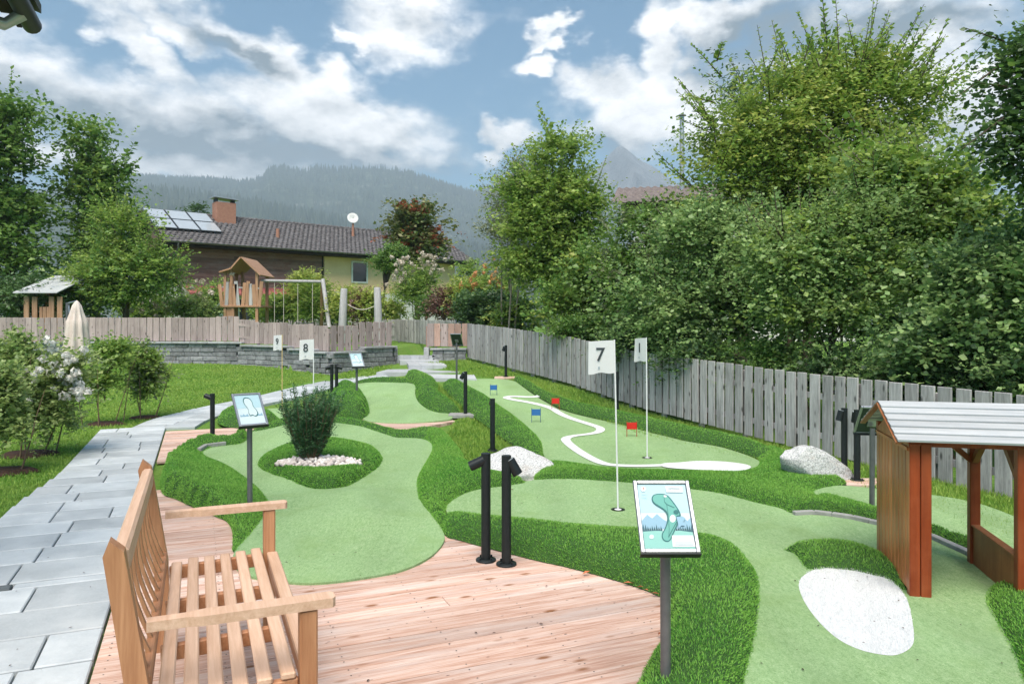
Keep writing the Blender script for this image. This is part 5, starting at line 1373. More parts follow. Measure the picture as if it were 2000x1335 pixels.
def house_two():
    c = at(1290, 380, 30); h = thing('house', 'brown tiled house roof with steel flue showing between the trees', 'house', (c.x, c.y, .9), R(-12)); z = lambda y: EYE + (HZ - y) / F * 30 - .9
    a, b = z(392), z(325)
    MB().box((3.2, 4.5, a / 2 - .1), (8.6, 7.6, a - .2)).build('wall', M['white_wall'], h)
    for s in (0, 1):
        V = []; Fq = []; nc = 14; y0, y1 = (0, 4.5) if s == 0 else (9, 4.5); sub = 8; nx = 32
        for cI in range(nc):
            for (u, l) in ((cI / nc, .0), (cI / nc, .06), ((cI + 1) / nc, .01)):
                for i in range(nx * sub + 1):
                    x = -2.0 + 10.4 * i / (nx * sub); w_ = .03 * math.sin(2 * math.pi * i / sub); V.append((x, y0 + (y1 - y0) * u, a + (b - a) * u + l + w_))
            k = nx * sub + 1; q = cI * 3 * k
            for rr in (0, 1):
                for i in range(k - 1): Fq.append((q + rr * k + i, q + rr * k + i + 1, q + (rr + 1) * k + i + 1, q + (rr + 1) * k + i))
        o = link('roof_tiles', np_mesh('roof_tiles', V, Fq, M['tile_brown']), h); o['kind'] = 'stuff'
    m = MB(); m.add([(-1.2, .6, a), (-1.2, 8.4, a), (-1.2, 4.5, b)], [(0, 1, 2)]); m.build('gable_wall', M['siding'], h)
    fx = (1333 - 1290) / F * 30; f = MB(); f.tube((fx, 3, a), (fx, 3, z(190)), .1, n=14); fl = f.build('flue', M['tin'], h)
    MB().tube((fx, 3, z(190) + .03), (fx, 3, z(187)+.03), .2, .12, 14).build('flue_cap', M['tin'], fl)
house_two()
def near_eave():
    A = AX.normalized(); e = Vector((-3.31, 5.12)); zb = 3.6
    w0 = e - A * 6.5; h = thing('neighbouring_house', 'dark eave corner with gutter jutting in overhead', 'house', (e.x, e.y, 0), math.atan2(A.y, A.x))
    # local x along the eave (negative towards the camera), y to the left into the house
    MB().tube((-1.6, 0, zb), (0, 0, zb), .06, n=14).build('gutter', M['anthracite'], h)
    for i in range(8): MB().box((-.8, .12 + i * .12, zb + .06 + i * .035), (1.55, .112, .02)).build('soffit_board', M['siding_dark'], h)
    MB().box((-.8, .07, zb + .04), (1.58, .03, .14)).build('fascia', M['siding_dark'], h)
    m = MB(); m.add([(-1.6, -.05, zb + .1), (.03, -.05, zb + .1), (.03, 1.9, zb + .76), (-1.6, 1.9, zb + .76), (-1.6, -.05, zb + .16), (.03, -.05, zb + .16), (.03, 1.9, zb + .82), (-1.6, 1.9, zb + .82)], [(3, 2, 1, 0), (4, 5, 6, 7), (0, 1, 5, 4), (1, 2, 6, 5), (2, 3, 7, 6), (3, 0, 4, 7)]); m.build('roof', M['tile'], h)
    MB().box((-1.2, 1.6, 1.95), (.8, .3, 3.9)).build('wall', M['white_wall'], h)
    MB().path([(-.3, 0, zb - .04), (-.3, .1, zb - .12), (-.5, .5, zb - .1), (-.8, 1.4, zb - .5), (-.9, 1.42, zb - 1.2), (-.9, 1.42, 0)], [.04] * 6, 10).build('downpipe', M['tin'], h)
near_eave()

# ------------------------------------------------------------------ trees and shrubs
def unit(a): return a / np.maximum(1e-9, np.linalg.norm(a, axis=-1, keepdims=True))
LOD = [False]      # plain rhombic leaves where a leaf is only a few pixels long
def leaves_from(P, D, NRM, S, asp, fold=.12):
    side = unit(np.cross(D, NRM)); n2 = np.cross(side, D)
    b = P; t = P + D * S[:, None]; mid = P + D * (S * .45)[:, None]; off = side * (S * asp)[:, None]; lift = n2 * (S * fold)[:, None]
    if LOD[0]:
        V = np.stack([b, mid - off + lift, t, mid + off + lift], 1).reshape(-1, 3); i = np.arange(len(P)) * 4
        return V, np.stack([np.stack([i, i + 1, i + 2], 1), np.stack([i, i + 2, i + 3], 1)], 1).reshape(-1, 3)
    m2 = P + D * (S * .74)[:, None] - n2 * (S * .05)[:, None]; o2 = off * .68
    V = np.stack([b, mid - off + lift, m2 - o2 + lift * .6, t, m2 + o2 + lift * .6, mid + off + lift], 1).reshape(-1, 3); i = np.arange(len(P)) * 6
    Fc = np.stack([np.stack([i, i + 1, i + 2, i + 3], 1), np.stack([i, i + 3, i + 4, i + 5], 1)], 1).reshape(-1, 4)
    return V, Fc
def twig_leaves(r, O, D, L, per, size, asp, droop=.15, flat=.8):
    """leaves set alternately along twigs; returns leaf mesh arrays"""
    n = len(O); u = (np.arange(per)[None, :] + r.random((n, per)) * .8) / per
    pos = O[:, None, :] + D[:, None, :] * (u * L[:, None])[..., None]
    pos[..., 2] -= droop * (u ** 2) * L[:, None]
    up = np.array([0, 0, 1.0]); side = unit(np.cross(D, up + r.normal(0, .25, (n, 3))))
    sgn = np.where(np.arange(per) % 2 == 0, 1, -1)[None, :, None]
    ld = unit(D[:, None, :] * .55 + side[:, None, :] * sgn * .8 + r.normal(0, .25, (n, per, 3)) - np.array([0, 0, droop]))
    nr = unit(up * flat + r.normal(0, .42, (n, per, 3)))
    S = size * r.uniform(.5, 1.25, (n, per)) * (1 - .3 * u) * r.uniform(.75, 1.15, (n, 1))
    return leaves_from(pos.reshape(-1, 3), ld.reshape(-1, 3), nr.reshape(-1, 3), S.reshape(-1), asp)
def tree(name, label, base, lobes, mat, leaf=.09, per=9, asp=.3, trunk=.12, seed=1, tw=.45, bark='bark', clump=.3, nclump=60, ntw=12, cat='tree', group=None, stems=1, upw=.15, droop=.15, mat2=None, frac2=.2, sprays=(), trunk_top=None, flowers=None, flat=.8, nspray=0):
    """lobes: ellipsoids (x, y, z, rx, ry, rz) in metres from the base; foliage is twigs with leaves gathered in clumps"""
    r = np.random.default_rng(seed); base = Vector(base); LOD[0] = base.y > 13.5 or leaf < .063; leaf = leaf * 1.3; per = max(5, int(per * .75))
    t = thing(name, label, cat, base, 0, group)
    sh = tw * .55 + clump * .7
    lobes = [(*l[:3], max(l[3] * .4, l[3] - sh), max(l[4] * .4, l[4] - sh), max(l[5] * .4, l[5] - sh * .8)) for l in lobes]
    vol = np.array([l[3] * l[4] * l[5] for l in lobes]) ** (2 / 3); vol = vol / vol.sum()
    cc, cd = [], []
    for l, w in zip(lobes, vol):
        k = max(3, int(nclump * w * 1.25)); d = unit(r.normal(size=(k, 3))); d[:, 1] = np.where(r.random(k) < .25, d[:, 1], -np.abs(d[:, 1]))   # mostly the sunlit and path-side shell
        rad = r.uniform(.35, 1.28, k)
        cc.append(np.array(l[:3]) + d * np.array(l[3:]) * rad[:, None]); cd.append(unit(d + np.array([0, 0, upw])))
    cc = np.concatenate(cc); cd = np.concatenate(cd)
    if len(cc) > 60:      # thin out pockets so that the crown opens into clumps and shadowed gaps
        fr = 1.6 / max(.6, float(np.mean([l[3] for l in lobes])))
        keep = np.array([mnoise.noise(Vector(p) * fr + Vector((seed, 0, 0))) > -.13 for p in cc]); cc, cd = cc[keep], cd[keep]
    K = len(cc)
    O = np.repeat(cc, ntw, 0) + r.normal(0, 1, (K * ntw, 3)) * np.array([1, 1, .38]) * np.repeat(clump * r.uniform(.6, 1.5, K), ntw)[:, None]
    D = unit(np.repeat(cd, ntw, 0) * .8 + r.normal(0, .5, (K * ntw, 3)) * np.array([1, 1, .55]) + np.array([0, 0, upw]))
    L = tw * r.uniform(.7, 1.6, len(O))
    def crown(sel, m, nm):
        V, Fc = twig_leaves(r, O[sel], D[sel], L[sel], per, leaf, asp, droop, flat); return link(nm, np_mesh(nm, V, Fc, M[m]), t)
    sel = np.ones(len(O), bool)
    if mat2:
        cl = r.random(K) < frac2; sel = ~np.repeat(cl, ntw)
        o = crown(~sel, mat2, 'crown')
    o = crown(sel, mat, 'crown')
    sprays = list(sprays)
    for _ in range(nspray):      # long shoots that break the outline
        l = lobes[r.choice(len(lobes), p=vol)]; d = r.normal(size=3); d[1] = -abs(d[1]) * .6; d[2] = abs(d[2]) * .9 + .1; d = unit(d)
        a = np.array(l[:3]) + d * np.array(l[3:]) * r.uniform(.75, 1.05); q = unit(d * .8 + np.array([0, 0, .5]) + r.normal(0, .3, 3)); sprays.append((tuple(a), tuple(a + q * tw * r.uniform(1.4, 3.0))))
    if sprays:
        so, sdn, sl_ = [], [], []
        for (a, b) in sprays:
            a, b = np.array(a), np.array(b); so.append(a); sdn.append(unit(b - a)); sl_.append(np.linalg.norm(b - a))
        V, Fc = twig_leaves(r, np.array(so), np.array(sdn), np.array(sl_), 26, leaf * 1.15, asp, .02, flat); link('top_sprays', np_mesh('top_sprays', V, Fc, M[mat]), t)
    # trunk and limbs
    m = MB(); top = trunk_top or max(l[2] for l in lobes); cx = sum(l[0] * w for l, w in zip(lobes, vol)); cyy = sum(l[1] * w for l, w in zip(lobes, vol))
    for s in range(stems):
        ph = s * 2.4; sp = 0 if stems == 1 else .12 + .05 * s
        b0 = Vector((sp * math.cos(ph), sp * math.sin(ph), -.1)); tp = Vector((cx + (0 if stems == 1 else .5 * math.cos(ph)), cyy + (0 if stems == 1 else .3 * math.sin(ph)), top))
        pts = [b0.lerp(tp, u) + Vector((r.normal(0, .03), r.normal(0, .03), 0)) * (top * .25 * u) for u in np.linspace(0, 1, 7)]
        m.path(pts, [trunk / math.sqrt(stems) * (1 - .8 * u) for u in np.linspace(0, 1, 7)], 8)
    m.build('trunk', M[bark], t)
    lm = MB(); nl = min(K, 34)
    for i in r.choice(K, nl, replace=False):
        e = Vector(cc[i]); u = min(.92, max(.2, (e.z / max(.1, top)) * .62)); s = Vector((cx * u, cyy * u, top * u)); mid = s.lerp(e, .5) + Vector((0, 0, .08 * (e - s).length)); q = trunk * .3
        lm.path([s, mid, e], [q * (1 - .5 * u), q * .5, q * .15], 5)
    for (a, b) in sprays: lm.path([Vector(a), Vector(b)], [.014, .004], 4)
    lm.build('limbs', M[bark], t)
    if flowers:
        fm, cnt, fs_, where = flowers; P = []
        for k in range(cnt):
            c = np.array(where[k % len(where)][:3]) + r.normal(0, 1, 3) * where[k % len(where)][3]
            kk = 26; d = unit(r.normal(size=(kk, 3))); P.append((c + d * fs_ * .5, d))
        pos = np.concatenate([p for p, _ in P]); dd = np.concatenate([d for _, d in P]); nr = unit(dd + r.normal(0, .6, dd.shape))
        tang = unit(np.cross(nr, r.normal(size=nr.shape))); V, Fc = leaves_from(pos - tang * fs_ * .2, tang, dd, np.full(len(pos), fs_ * .62), .38, -.05)
        link('blossoms', np_mesh('blossoms', V, Fc, M[fm]), t)
    return t
def lobe(x, y, rx, ry, Y, base, dy=0.0, ryd=None):
    """crown ellipsoid from its outline in the picture, at distance Y"""
    c = at(x, y, Y + dy) - Vector(base); s = (Y + dy) / F; return (c.x, c.y, c.z, rx * s, ryd or rx * s * .8, ry * s)
def gb(x, Y): X = (x - 1000) / F * Y; return Vector((X, Y, G(X, Y) - .04))
# left of the house
b = gb(40, 28); tree('maple_tree', 'large maple at the left edge rising above the play kiosk', b, [lobe(15, 335, 85, 140, 28, b), lobe(-40, 310, 120, 130, 28, b), lobe(45, 480, 85, 120, 28, b), lobe(60, 220, 40, 55, 28, b), lobe(-60, 520, 120, 100, 28, b)], 'lf_maple', .20, 8, .36, .22, 101, .7, nclump=330, ntw=13, clump=.42, nspray=40)
b = gb(188, 30); tree('slim_maple_tree', 'slender maple with a pointed crown behind the leafy bush', b, [lobe(172, 270, 32, 55, 30, b), lobe(180, 370, 55, 70, 30, b), lobe(225, 360, 38, 55, 30, b), lobe(195, 470, 62, 70, 30, b)], 'lf_maple', .19, 8, .36, .17, 102, .6, nclump=170, ntw=12, clump=.36, mat2='lf_light', frac2=.25, nspray=30)
b = gb(245, 25); tree('hornbeam_bush', 'broad bright green bush between the slender maple and the timber house', b, [lobe(240, 450, 62, 55, 25, b), lobe(270, 530, 92, 65, 25, b), lobe(190, 560, 65, 60, 25, b), lobe(320, 545, 42, 40, 25, b)], 'lf_light', .12, 10, .32, .13, 103, .5, nclump=260, ntw=13, clump=.28, mat2='lf_maple', frac2=.35, cat='bush', nspray=40)
b = gb(70, 25); tree('hedge_bush', 'dark hedge bush behind the play kiosk', b, [lobe(40, 580, 110, 45, 25, b), lobe(150, 590, 60, 40, 25, b)], 'lf_dark', .13, 9, .32, .08, 104, .4, nclump=140, ntw=12, clump=.25, cat='bush')
# beside the house and in the garden
b = gb(815, 36); tree('red_maple_tree', 'round-crowned tree with reddish leaves in front of the house roof', b, [lobe(818, 440, 58, 48, 36, b), lobe(822, 482, 46, 40, 36, b), lobe(785, 455, 34, 30, 36, b)], 'lf_rust', .20, 8, .36, .16, 105, .5, nclump=150, ntw=12, clump=.3, mat2='lf_red', frac2=.08)
b = gb(733, 34); tree('round_tree', 'small round green tree on a leaning trunk before the yellow wall', b, [lobe(768, 506, 28, 28, 34, b), lobe(750, 520, 16, 20, 34, b)], 'lf_maple', .13, 9, .34, .10, 106, .35, nclump=90, ntw=12, clump=.22)
def bush(name, x, y, rx, ry, Y, mat, label, seed, leaf=.10, n=60, **k):
    b = gb(x, Y); lo = [lobe(x, y, rx, ry, Y, b), lobe(x, y + ry * .5, rx * 1.0, ry * .7, Y, b)]
    return tree(name, label, b, lo, mat, leaf, 9, k.pop('asp', .32), .05, seed, k.pop('tw', .3), 'twig', k.pop('clump', .2), n, 11, 'bush', stems=3, **k)
def wh(x, y, Y, b, s): c = at(x, y, Y) - b; return (c.x, c.y - .25, c.z, s)
b = gb(818, 31); bush('plume_shrub', 818, 556, 46, 46, 31, 'lf_birch', 'tall shrub with cream flower plumes near the gate opening', 201, .11, 110, tw=.5, upw=.4, flowers=('bloom_cream', 60, .16, [wh(790, 520, 31, b, .25), wh(830, 512, 31, b, .28), wh(850, 530, 31, b, .25), wh(785, 545, 31, b, .22)]))
bush('clipped_bush', 832, 597, 24, 26, 29.5, 'lf_maple', 'neat rounded bush behind the garden picket fence', 202, .07, 80, clump=.12, tw=.15)
bush('purple_bush', 868, 590, 26, 32, 28, 'lf_purple', 'purple-leaved bush behind the garden picket fence', 203, .10, 70)
bush('ivy_bush', 950, 605, 62, 38, 23.0, 'lf_dark', 'dense dark green bush at the corner of the long picket fence', 204, .12, 150)
bush('ivy_bush', 1015, 615, 40, 32, 21.5, 'lf_maple', 'dark green bush with bright tips right of the fence corner', 205, .11, 100, mat2='lf_yellow', frac2=.3)
b = gb(955, 27); bush('flower_bush', 950, 565, 60, 28, 27, 'lf_light', 'shrub with orange flowers behind the dark corner bush', 206, .10, 100, flowers=('bloom_orange', 50, .13, [wh(945, 548, 27, b, .3), wh(975, 555, 27, b, .3), wh(925, 562, 27, b, .2)]))
bush('golden_bush', 905, 575, 32, 36, 28, 'lf_yellow', 'yellow-green shrub behind the purple bush', 207, .10, 80)
bush('far_bush', 925, 535, 36, 26, 46, 'lf_birch', 'pale far shrub below the end of the house roof', 208, .16, 70)
bush('far_bush', 1000, 540, 40, 26, 48, 'lf_grey', 'greyish far shrub beside the birch', 209, .16, 70)
bush('garden_bush', 602, 560, 32, 30, 30, 'lf_yellow', 'tall yellow-green garden shrub behind the swing', 210, .13, 90, tw=.45, upw=.5)
bush('garden_bush', 555, 595, 48, 26, 30, 'lf_light', 'low green garden shrub seen between the swing ropes', 211, .11, 90)
bush('reed_bush', 610, 592, 26, 38, 28.5, 'lf_light', 'drooping grassy clump beside the swing leg', 212, .26, 60, asp=.07, upw=.6, tw=.5)
bush('garden_bush', 690, 592, 32, 30, 27, 'lf_yellow', 'light green garden shrub between the two logs', 213, .12, 90, tw=.45, upw=.4)
bush('bronze_bush', 712, 592, 18, 32, 26, 'lf_purple', 'bronze-leaved shrub right behind the stub log', 214, .09, 50)
bush('golden_bush', 726, 588, 12, 30, 25.6, 'lf_yellow', 'thin golden shrub next to the stub log', 215, .09, 40)
bush('garden_bush', 765, 590, 26, 30, 32, 'lf_yellow', 'bright garden shrub right of the stub log', 216, .11, 60)
b = gb(380, 27); bush('hydrangea_bush', 375, 600, 62, 24, 27, 'lf_shrub', 'pale-flowered shrub row beside the slide', 217, .11, 110, flowers=('bloom_cream', 60, .17, [wh(350, 595, 27, b, .5), wh(400, 590, 27, b, .5), wh(320, 605, 27, b, .4)]))
bush('garden_bush', 290, 600, 60, 30, 29, 'lf_light', 'low green shrub between the bright bush and the slide', 221, .11, 90)
bush('garden_bush', 420, 575, 30, 34, 31, 'lf_birch', 'leafy garden shrub below the red awning', 218, .11, 60)
bush('garden_bush', 660, 600, 20, 26, 29, 'lf_maple', 'dark green garden shrub left of the first log', 219, .11, 50)
bush('garden_bush', 520, 600, 20, 22, 31, 'lf_light', 'green shrub just right of the play tower', 220, .11, 50)
b = gb(388, 48); tree('far_conifer', 'dark treetop peeping over the ridge beside the chimney', gb(388, 60), [lobe(387, 408, 16, 10, 60, gb(388, 60)), lobe(380, 460, 20, 40, 60, gb(388, 60))], 'lf_dark', .3, 7, .2, .15, 107, .6, nclump=30)
# right side behind the long fence
b = gb(1085, 19); tree('birch_tree', 'tall light green tree at the far end of the long fence', b, [lobe(1095, 305, 58, 60, 19, b), lobe(1070, 390, 88, 75, 19, b), lobe(1130, 420, 75, 75, 19, b), lobe(1030, 480, 72, 85, 19, b), lobe(1110, 530, 80, 80, 19, b), lobe(1100, 262, 26, 28, 19, b)], 'lf_birch', .105, 10, .36, .10, 110, .42, 'bark_pale', .25, 400, 13, mat2='lf_light', frac2=.4, stems=2, nspray=50)
b = gb(990, 21); tree('grey_willow', 'greyish thin-leaved shrub tree left of the birch', b, [lobe(1005, 400, 36, 90, 21, b), lobe(985, 480, 30, 80, 21, b), lobe(1030, 350, 30, 50, 21, b)], 'lf_grey', .09, 10, .22, .06, 111, .5, 'bark_pale', .25, 170, 13, stems=3)
b = gb(1150, 16.5); tree('hazel_bush', 'dark leafy bush under the birch behind the fence', b, [lobe(1100, 600, 70, 50, 16.5, b), lobe(1180, 590, 70, 70, 16.5, b), lobe(1170, 520, 60, 60, 16.5, b)], 'lf_maple', .10, 9, .38, .06, 112, .35, 'bark_pale', .22, 200, 12, stems=3, cat='bush', mat2='lf_yellow', frac2=.12)
b = gb(1265, 14.5); tree('mixed_bush', 'tangled tall bush between the birch and the big hornbeam', b, [lobe(1240, 455, 64, 58, 14.5, b), lobe(1318, 440, 44, 55, 14.5, b), lobe(1240, 560, 80, 80, 14.5, b), lobe(1320, 540, 70, 80, 14.5, b)], 'lf_maple', .09, 9, .38, .07, 113, .4, 'bark', .22, 260, 13, stems=3, cat='bush', mat2='lf_grey', frac2=.2)
b = gb(1560, 14.5); sp = []
for (x0, y0, x1, y1) in ((1640, 130, 1632, -5), (1600, 130, 1558, 22), (1410, 150, 1350, 85), (1690, 120, 1740, 48), (1800, 150, 1852, 35), (1760, 140, 1800, 65), (1500, 140, 1530, 70), (1680, 140, 1700, 30), (1820, 200, 1870, 110), (1395, 200, 1340, 185), (1570, 120, 1590, 55), (1400, 120, 1412, 82)):
    sp.append((tuple(at(x0, y0, 13.6) - b), tuple(at(x1, y1, 13.4) - b)))
tree('hornbeam_tree', 'big sunlit hornbeam rising highest behind the long fence', b, [lobe(1560, 250, 150, 115, 14.5, b), lobe(1430, 270, 95, 95, 14.5, b), lobe(1680, 210, 140, 105, 14.5, b), lobe(1790, 210, 75, 75, 14.5, b), lobe(1400, 370, 110, 90, 14.5, b), lobe(1600, 370, 150, 90, 14.5, b), lobe(1620, 130, 60, 50, 14.5, b)], 'lf_light', .085, 11, .34, .16, 114, .5, 'bark', .24, 520, 15, mat2='lf_yellow', frac2=.3, stems=3, sprays=sp, nspray=130)
b = gb(1445, 20); tree('spruce_tree', 'dark conifer top showing behind the hornbeam crown', b, [lobe(1445, 150, 30, 50, 20, b), lobe(1520, 150, 24, 45, 20, b), lobe(1440, 230, 50, 60, 20, b), lobe(1500, 330, 90, 90, 20, b)], 'lf_dark', .16, 9, .16, .2, 115, .5, nclump=130, droop=.5)
b = gb(1340, 12.8); tree('shade_maple', 'shaded bluish-green maple thicket behind the middle of the long fence', b, [lobe(1370, 480, 100, 80, 12.8, b), lobe(1330, 600, 110, 85, 12.8, b), lobe(1460, 570, 100, 90, 12.8, b)], 'lf_blue', .066, 10, .42, .06, 116, .36, 'bark', .24, 560, 15, stems=3, cat='bush', mat2='lf_dark', frac2=.15, nspray=50)
b = gb(1620, 11.0); tree('shade_maple', 'bluish-green maple thicket behind the fence right of the flags', b, [lobe(1560, 500, 110, 100, 11, b), lobe(1690, 480, 110, 110, 11, b), lobe(1600, 605, 120, 55, 11, b)], 'lf_blue', .062, 10, .44, .06, 117, .34, 'bark', .24, 620, 15, stems=3, cat='bush', mat2='lf_light', frac2=.2, nspray=60)
b = gb(1790, 11.3); tree('lime_tree', 'light green broad-leaved tree right of the hornbeam', b, [lobe(1800, 400, 110, 90, 11.3, b), lobe(1730, 350, 80, 60, 11.3, b), lobe(1895, 430, 80, 70, 11.3, b), lobe(1840, 520, 120, 80, 11.3, b)], 'lf_light', .085, 10, .42, .08, 118, .4, 'bark_pale', .26, 380, 13, mat2='lf_blue', frac2=.35, nspray=60)
b = gb(1870, 8.6); tree('young_maple', 'young maple with pale stem rising behind the playhouse roof', b, [lobe(1900, 640, 110, 70, 8.6, b), lobe(1960, 560, 110, 110, 8.6, b), lobe(1800, 690, 45, 28, 8.6, b)], 'lf_blue', .068, 10, .46, .05, 119, .3, 'bark_pale', .22, 320, 14, mat2='lf_dark', frac2=.3)
b = gb(2090, 8.2); tree('overhanging_beech', 'dark overhanging branches at the top right edge', b, [lobe(2020, 150, 70, 110, 8.2, b), lobe(2010, 300, 66, 80, 8.2, b), lobe(2080, 200, 120, 200, 8.2, b), lobe(2020, 420, 70, 70, 8.2, b)], 'lf_dark', .075, 10, .36, .12, 120, .4, 'bark', .2, 240, 12, mat2='lf_maple', frac2=.25,
     sprays=[(tuple(at(1950, 130, 8.0) - b), tuple(at(1868, 190, 7.8) - b)), (tuple(at(1960, 80, 8.0) - b), tuple(at(1885, 55, 7.8) - b)), (tuple(at(1960, 230, 8.0) - b), tuple(at(1880, 290, 7.8) - b)), (tuple(at(1970, 170, 8.0) - b), tuple(at(1900, 160, 7.8) - b))])
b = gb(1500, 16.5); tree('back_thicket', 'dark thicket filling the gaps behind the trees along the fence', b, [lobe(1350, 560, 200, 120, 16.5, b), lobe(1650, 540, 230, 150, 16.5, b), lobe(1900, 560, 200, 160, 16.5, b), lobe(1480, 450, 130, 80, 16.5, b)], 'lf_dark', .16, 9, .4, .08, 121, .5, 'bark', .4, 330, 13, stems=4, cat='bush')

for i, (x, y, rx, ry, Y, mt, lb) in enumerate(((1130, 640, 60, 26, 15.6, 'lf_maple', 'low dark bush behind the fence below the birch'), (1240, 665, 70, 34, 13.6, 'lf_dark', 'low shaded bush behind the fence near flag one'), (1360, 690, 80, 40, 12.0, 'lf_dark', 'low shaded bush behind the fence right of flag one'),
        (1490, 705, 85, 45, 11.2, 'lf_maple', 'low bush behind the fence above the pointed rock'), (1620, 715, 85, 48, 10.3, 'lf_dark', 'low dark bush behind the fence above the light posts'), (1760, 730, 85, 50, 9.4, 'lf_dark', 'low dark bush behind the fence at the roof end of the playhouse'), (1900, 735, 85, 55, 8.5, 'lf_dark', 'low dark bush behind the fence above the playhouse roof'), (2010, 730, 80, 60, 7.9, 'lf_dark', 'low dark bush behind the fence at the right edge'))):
    bush('low_bush', x, y, rx, ry, Y, mt, lb, 400 + i, .06, 130, clump=.15, tw=.22, mat2='lf_blue', frac2=.25, asp=.42)  # added low row; mostly dark leaves paint the shaded recess behind the fence
# flowering shrubs on the lawn, each in its ring of bark mulch
def lawn_shrub(name, foot, lobes_px, mat, label, mlabel, seed, n, leaf=.045, flowers=None, stems=4, mulch=.28, **k):
    c = U(*foot) - Vector((0, 0, .04)); Y = c.y
    tree(name, label, c, [lobe(x, y, rx, ry, Y, c) for x, y, rx, ry in lobes_px], mat, leaf, 8, .42, .022, seed, .2, 'twig', .085, n, 9, 'shrub', stems=stems, upw=.35, flowers=flowers(c, Y) if flowers else None, **k)
    m = MB(); N = 28; ring = [(mulch * (1 + .12 * math.sin(3 * t + seed)) * math.cos(t), mulch * .8 * math.sin(t)) for t in np.linspace(0, 2 * math.pi, N, endpoint=False)]
    vs = [(0, 0, .045)] + [(x * .75, y * .75, .035) for x, y in ring] + [(x, y, 0) for x, y in ring]
    m.add(vs, [(0, 1 + i, 1 + (i + 1) % N) for i in range(N)] + [(1 + i, 1 + N + i, 1 + N + (i + 1) % N, 1 + (i + 1) % N) for i in range(N)], True)
    tag(m.build('mulch_ring', M['soil'], None, c + Vector((0, 0, .005))), mlabel, 'mulch', 'rings of bark mulch on the lawn')
def fl(pts, mat='bloom_white', size=.075, cnt=40): return lambda c, Y: (mat, cnt, size, [((at(x, y, Y) - c).x, -.3, (at(x, y, Y) - c).z, s) for x, y, s in pts])
lawn_shrub('hydrangea', (58, 882), [(85, 735, 75, 70), (40, 690, 45, 60), (130, 765, 55, 50), (150, 715, 38, 30), (55, 790, 60, 50), (95, 815, 55, 40)], 'lf_shrub', 'large pale shrub with white blossoms towards the path', 'bark mulch under the large white-flowered shrub', 301, 300, .055,
           flowers=fl([(165, 715, .10), (180, 738, .07), (150, 735, .11), (165, 765, .08), (130, 705, .10), (75, 728, .05), (185, 765, .05), (140, 690, .09), (110, 745, .12)], cnt=44, size=.08), mulch=.34)
lawn_shrub('standard_rose', (14, 915), [(5, 760, 30, 55), (-15, 800, 40, 60), (20, 840, 25, 35)], 'lf_shrub', 'thin-stemmed shrub at the left edge of the lawn', 'bark mulch under the thin-stemmed shrub at the left edge', 302, 90, .055, mulch=.3, stems=3)
lawn_shrub('rose_bush', (205, 824), [(205, 700, 34, 34), (195, 750, 32, 28), (230, 690, 22, 26)], 'lf_birch', 'slim leafy shrub next to the white-flowered shrub', 'bark mulch under the slim leafy shrub', 303, 110, .055, mulch=.3, stems=5)
lawn_shrub('rose_bush', (285, 812), [(285, 720, 34, 40), (270, 695, 25, 30), (305, 735, 22, 25), (285, 765, 22, 18)], 'lf_birch', 'small leafy shrub nearest the bend of the path', 'bark mulch under the shrub at the path bend', 304, 120, .055, mulch=.28, stems=3, mat2='lf_grey', frac2=.25)
def yew():
    LOD[0] = True
    r = np.random.default_rng(12); c = Vector((bed_c.x - .1, bed_c.y + .02, bed_c.z + .09))
    t = thing('yew', 'dark green upright yew growing out of the pebble bed', 'shrub', c)
    n = 190; th = r.random(n) * 2 * np.pi; rad = np.sqrt(r.random(n)); O = np.stack([.07 * rad * np.cos(th), .05 * rad * np.sin(th), np.full(n, .02)], 1)
    out = np.stack([np.cos(th) * rad * .38, np.sin(th) * rad * .38, np.full(n, 1.0)], 1); D = unit(out + r.normal(0, .06, (n, 3))); L = r.uniform(.30, .80, n) * (1 - .1 * rad)
    m = MB()
    OO, DD, LL = [], [], []
    for i in range(n):
        e = O[i] + D[i] * L[i]; m.path([O[i], e], [.006, .002], 4)
        for k in range(13):
            u = r.uniform(.12, 1); p = O[i] + D[i] * L[i] * u; d = unit(D[i] * .9 + r.normal(0, .45, 3) + np.array([0, 0, .25])); OO.append(p); DD.append(d); LL.append(r.uniform(.06, .13))
        OO.append(e); DD.append(D[i]); LL.append(.08)
    m.build('stems', M['twig'], t)
    V, Fc = twig_leaves(r, np.array(OO), np.array(DD), np.array(LL), 11, .04, .17, 0, .1); link('crown', np_mesh('crown', V, Fc, M['needle']), t)
yew()

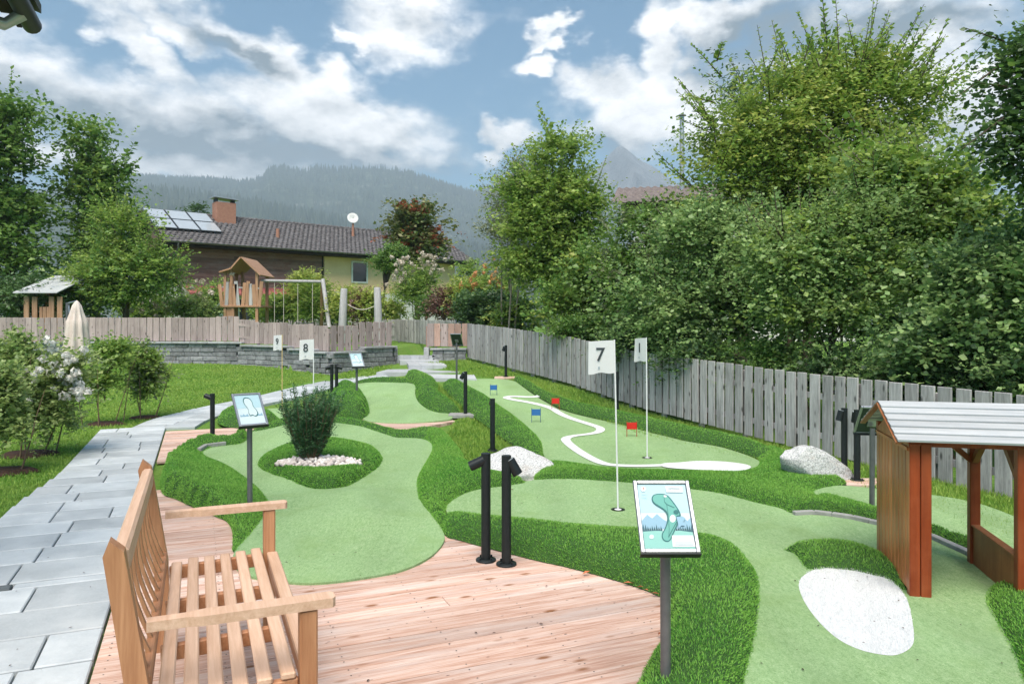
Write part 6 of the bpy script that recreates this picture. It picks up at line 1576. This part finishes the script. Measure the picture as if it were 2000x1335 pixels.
# ------------------------------------------------------------------ mountains, forest and air
def mountains():
    main = [(-600, 420), (-100, 380), (200, 362), (265, 350), (330, 352), (400, 352), (470, 357), (513, 352), (521, 331), (560, 329), (590, 339), (620, 331), (660, 335), (690, 330), (740, 329), (790, 337), (840, 353), (880, 367), (925, 378), (960, 369), (990, 364), (1100, 385), (1300, 410), (1700, 400), (2600, 440)]
    foot = [(-600, 440), (200, 392), (300, 374), (400, 384), (500, 402), (600, 422), (700, 446), (800, 468), (960, 495), (1200, 515), (2600, 520)]
    xs = np.arange(-600, 2601, 9); mc = np.interp(xs, *zip(*main)); fc = np.interp(xs, *zip(*foot))
    Ys = [700, 900, 1150, 1400, 1550, 1700, 1900, 2100, 2300, 2450, 2600, 2800, 3200]
    def elev(i, Y):
        f = (HZ - fc[i]) / F * 1500; mm = (HZ - mc[i]) / F * 2600
        return float(np.interp(Y, [700, 1150, 1500, 1750, 2600, 3200], [8, f * .62, f, f * 1.02 + .04 * mm, mm, mm * .5]))
    V = np.zeros((len(Ys), len(xs), 3))
    for j, Y in enumerate(Ys):
        for i, x in enumerate(xs):
            X = (x - 1000) / F * Y; am = 0 if Y == 2600 else 14
            V[j, i] = (X, Y, EYE + elev(i, Y) + am * mnoise.noise(Vector((X * .006, Y * .006, 0))))
    idx = np.arange(V.shape[0] * V.shape[1]).reshape(V.shape[:2])
    Fc = np.stack([idx[:-1, :-1], idx[:-1, 1:], idx[1:, 1:], idx[1:, :-1]], -1).reshape(-1, 4)
    o = link('mountain', np_mesh('mountain', V.reshape(-1, 3), Fc, M['hill'], True)); tag(o, 'long wooded mountain ridge behind the house', 'mountain', kind='structure')
    # pale cliff band under the highest part of the crest
    V2, F2 = [], []; cx = np.arange(508, 790, 4)
    for q, x in enumerate(cx):
        yc = float(np.interp(x, *zip(*main))); d = 5 + 13 * max(0, mnoise.noise(Vector((x * .03, 0, 2))) + .45) * (1 if x < 600 else .75)
        for t in range(5):
            u = t / 4; Y = 2596 - 34 * u + 12 * mnoise.noise(Vector((x * .1, u * 3, 0))); p = at(x, yc + 1.5 + d * u, Y); V2.append(tuple(p))
        if q: F2 += [(q * 5 - 5 + t, q * 5 + t, q * 5 + t + 1, q * 5 - 4 + t) for t in range(4)]
    link('cliff', np_mesh('cliff', V2, F2, M['rock']), o)
    r = np.random.default_rng(4); VV, FF = [], []; k = 0
    n = 15000
    ii = r.uniform(150, 1120, n); YY = np.where(r.random(n) < .2, r.uniform(2480, 2610, n), r.uniform(800, 2600, n))
    for x, Y in zip(ii, YY):
        if 508 < x < 790 and Y > 2480 and r.random() < .6: continue
        if Y < 2350 and mnoise.noise(Vector(((x - 1000) / F * Y * .009, Y * .007, 9))) > .42: continue
        i = int((x + 600) / 9); z = EYE + elev(min(i, len(xs) - 2), Y) * (1 - ((x + 600) / 9 - i)) + elev(min(i + 1, len(xs) - 1), Y) * ((x + 600) / 9 - i)
        X = (x - 1000) / F * Y; h = r.uniform(11, 25); w = h * r.uniform(.17, .26); a = r.random() * 6
        if Y < 2590: z += 14 * mnoise.noise(Vector((X * .006, Y * .006, 0))) 
        ring = [(X + w * math.cos(a + t), Y + w * math.sin(a + t), z - 6) for t in (0, 1.257, 2.513, 3.77, 5.027)]
        VV += ring + [(X, Y, z + h)]; FF += [(k + q, k + (q + 1) % 5, k + 5) for q in range(5)]; k += 6
    o = link('forest', np_mesh('forest', VV, FF, M['conifer'])); tag(o, 'spruce forest covering the mountain slopes', 'forest', kind='stuff')
    # bare pyramid peak far behind
    pk = at(1210, 281, 2900); N = 90; V = []; 
    for j in range(N):
        for i in range(N):
            X = (i / (N - 1) - .5) * 1500; Yy = (j / (N - 1) - .5) * 1100
            d = abs(X) * .92 + abs(Yy) * .75; h = pk.z - d * (.98 if X < 0 else .72) - 30 * abs(mnoise.noise(Vector((X * .008, Yy * .008, 5)))) * min(1, d / 80)
            h = max(h, pk.z * .42 + 50 * mnoise.noise(Vector((X * .006, Yy * .006, 1)))) if abs(X) < 680 and abs(Yy) < 480 else -1.0
            V.append((pk.x + X, pk.y + Yy, h))
    idx = np.arange(N * N).reshape(N, N); Fc = np.stack([idx[:-1, :-1], idx[:-1, 1:], idx[1:, 1:], idx[1:, :-1]], -1).reshape(-1, 4)
    o = link('peak', np_mesh('peak', V, Fc, M['rock'], False)); tag(o, 'bare pyramid-shaped rock peak in the far distance', 'mountain', kind='structure')
mountains()
HAZE = 0.00038
n = NT('haze_air'); n.t.nodes.remove(n.b); pv = n.n('ShaderNodeVolumePrincipled')
pv.inputs['Color'].default_value = (.70, .87, 1.0, 1); pv.inputs['Density'].default_value = HAZE; pv.inputs['Anisotropy'].default_value = 0.0
n.l(pv.outputs[0], n.out.inputs['Volume'])
o = MB().box((0, 3140, 360), (13200, 6920, 728)).build('haze', n.m); tag(o, 'thin blue haze in the mountain air', 'haze', kind='stuff')
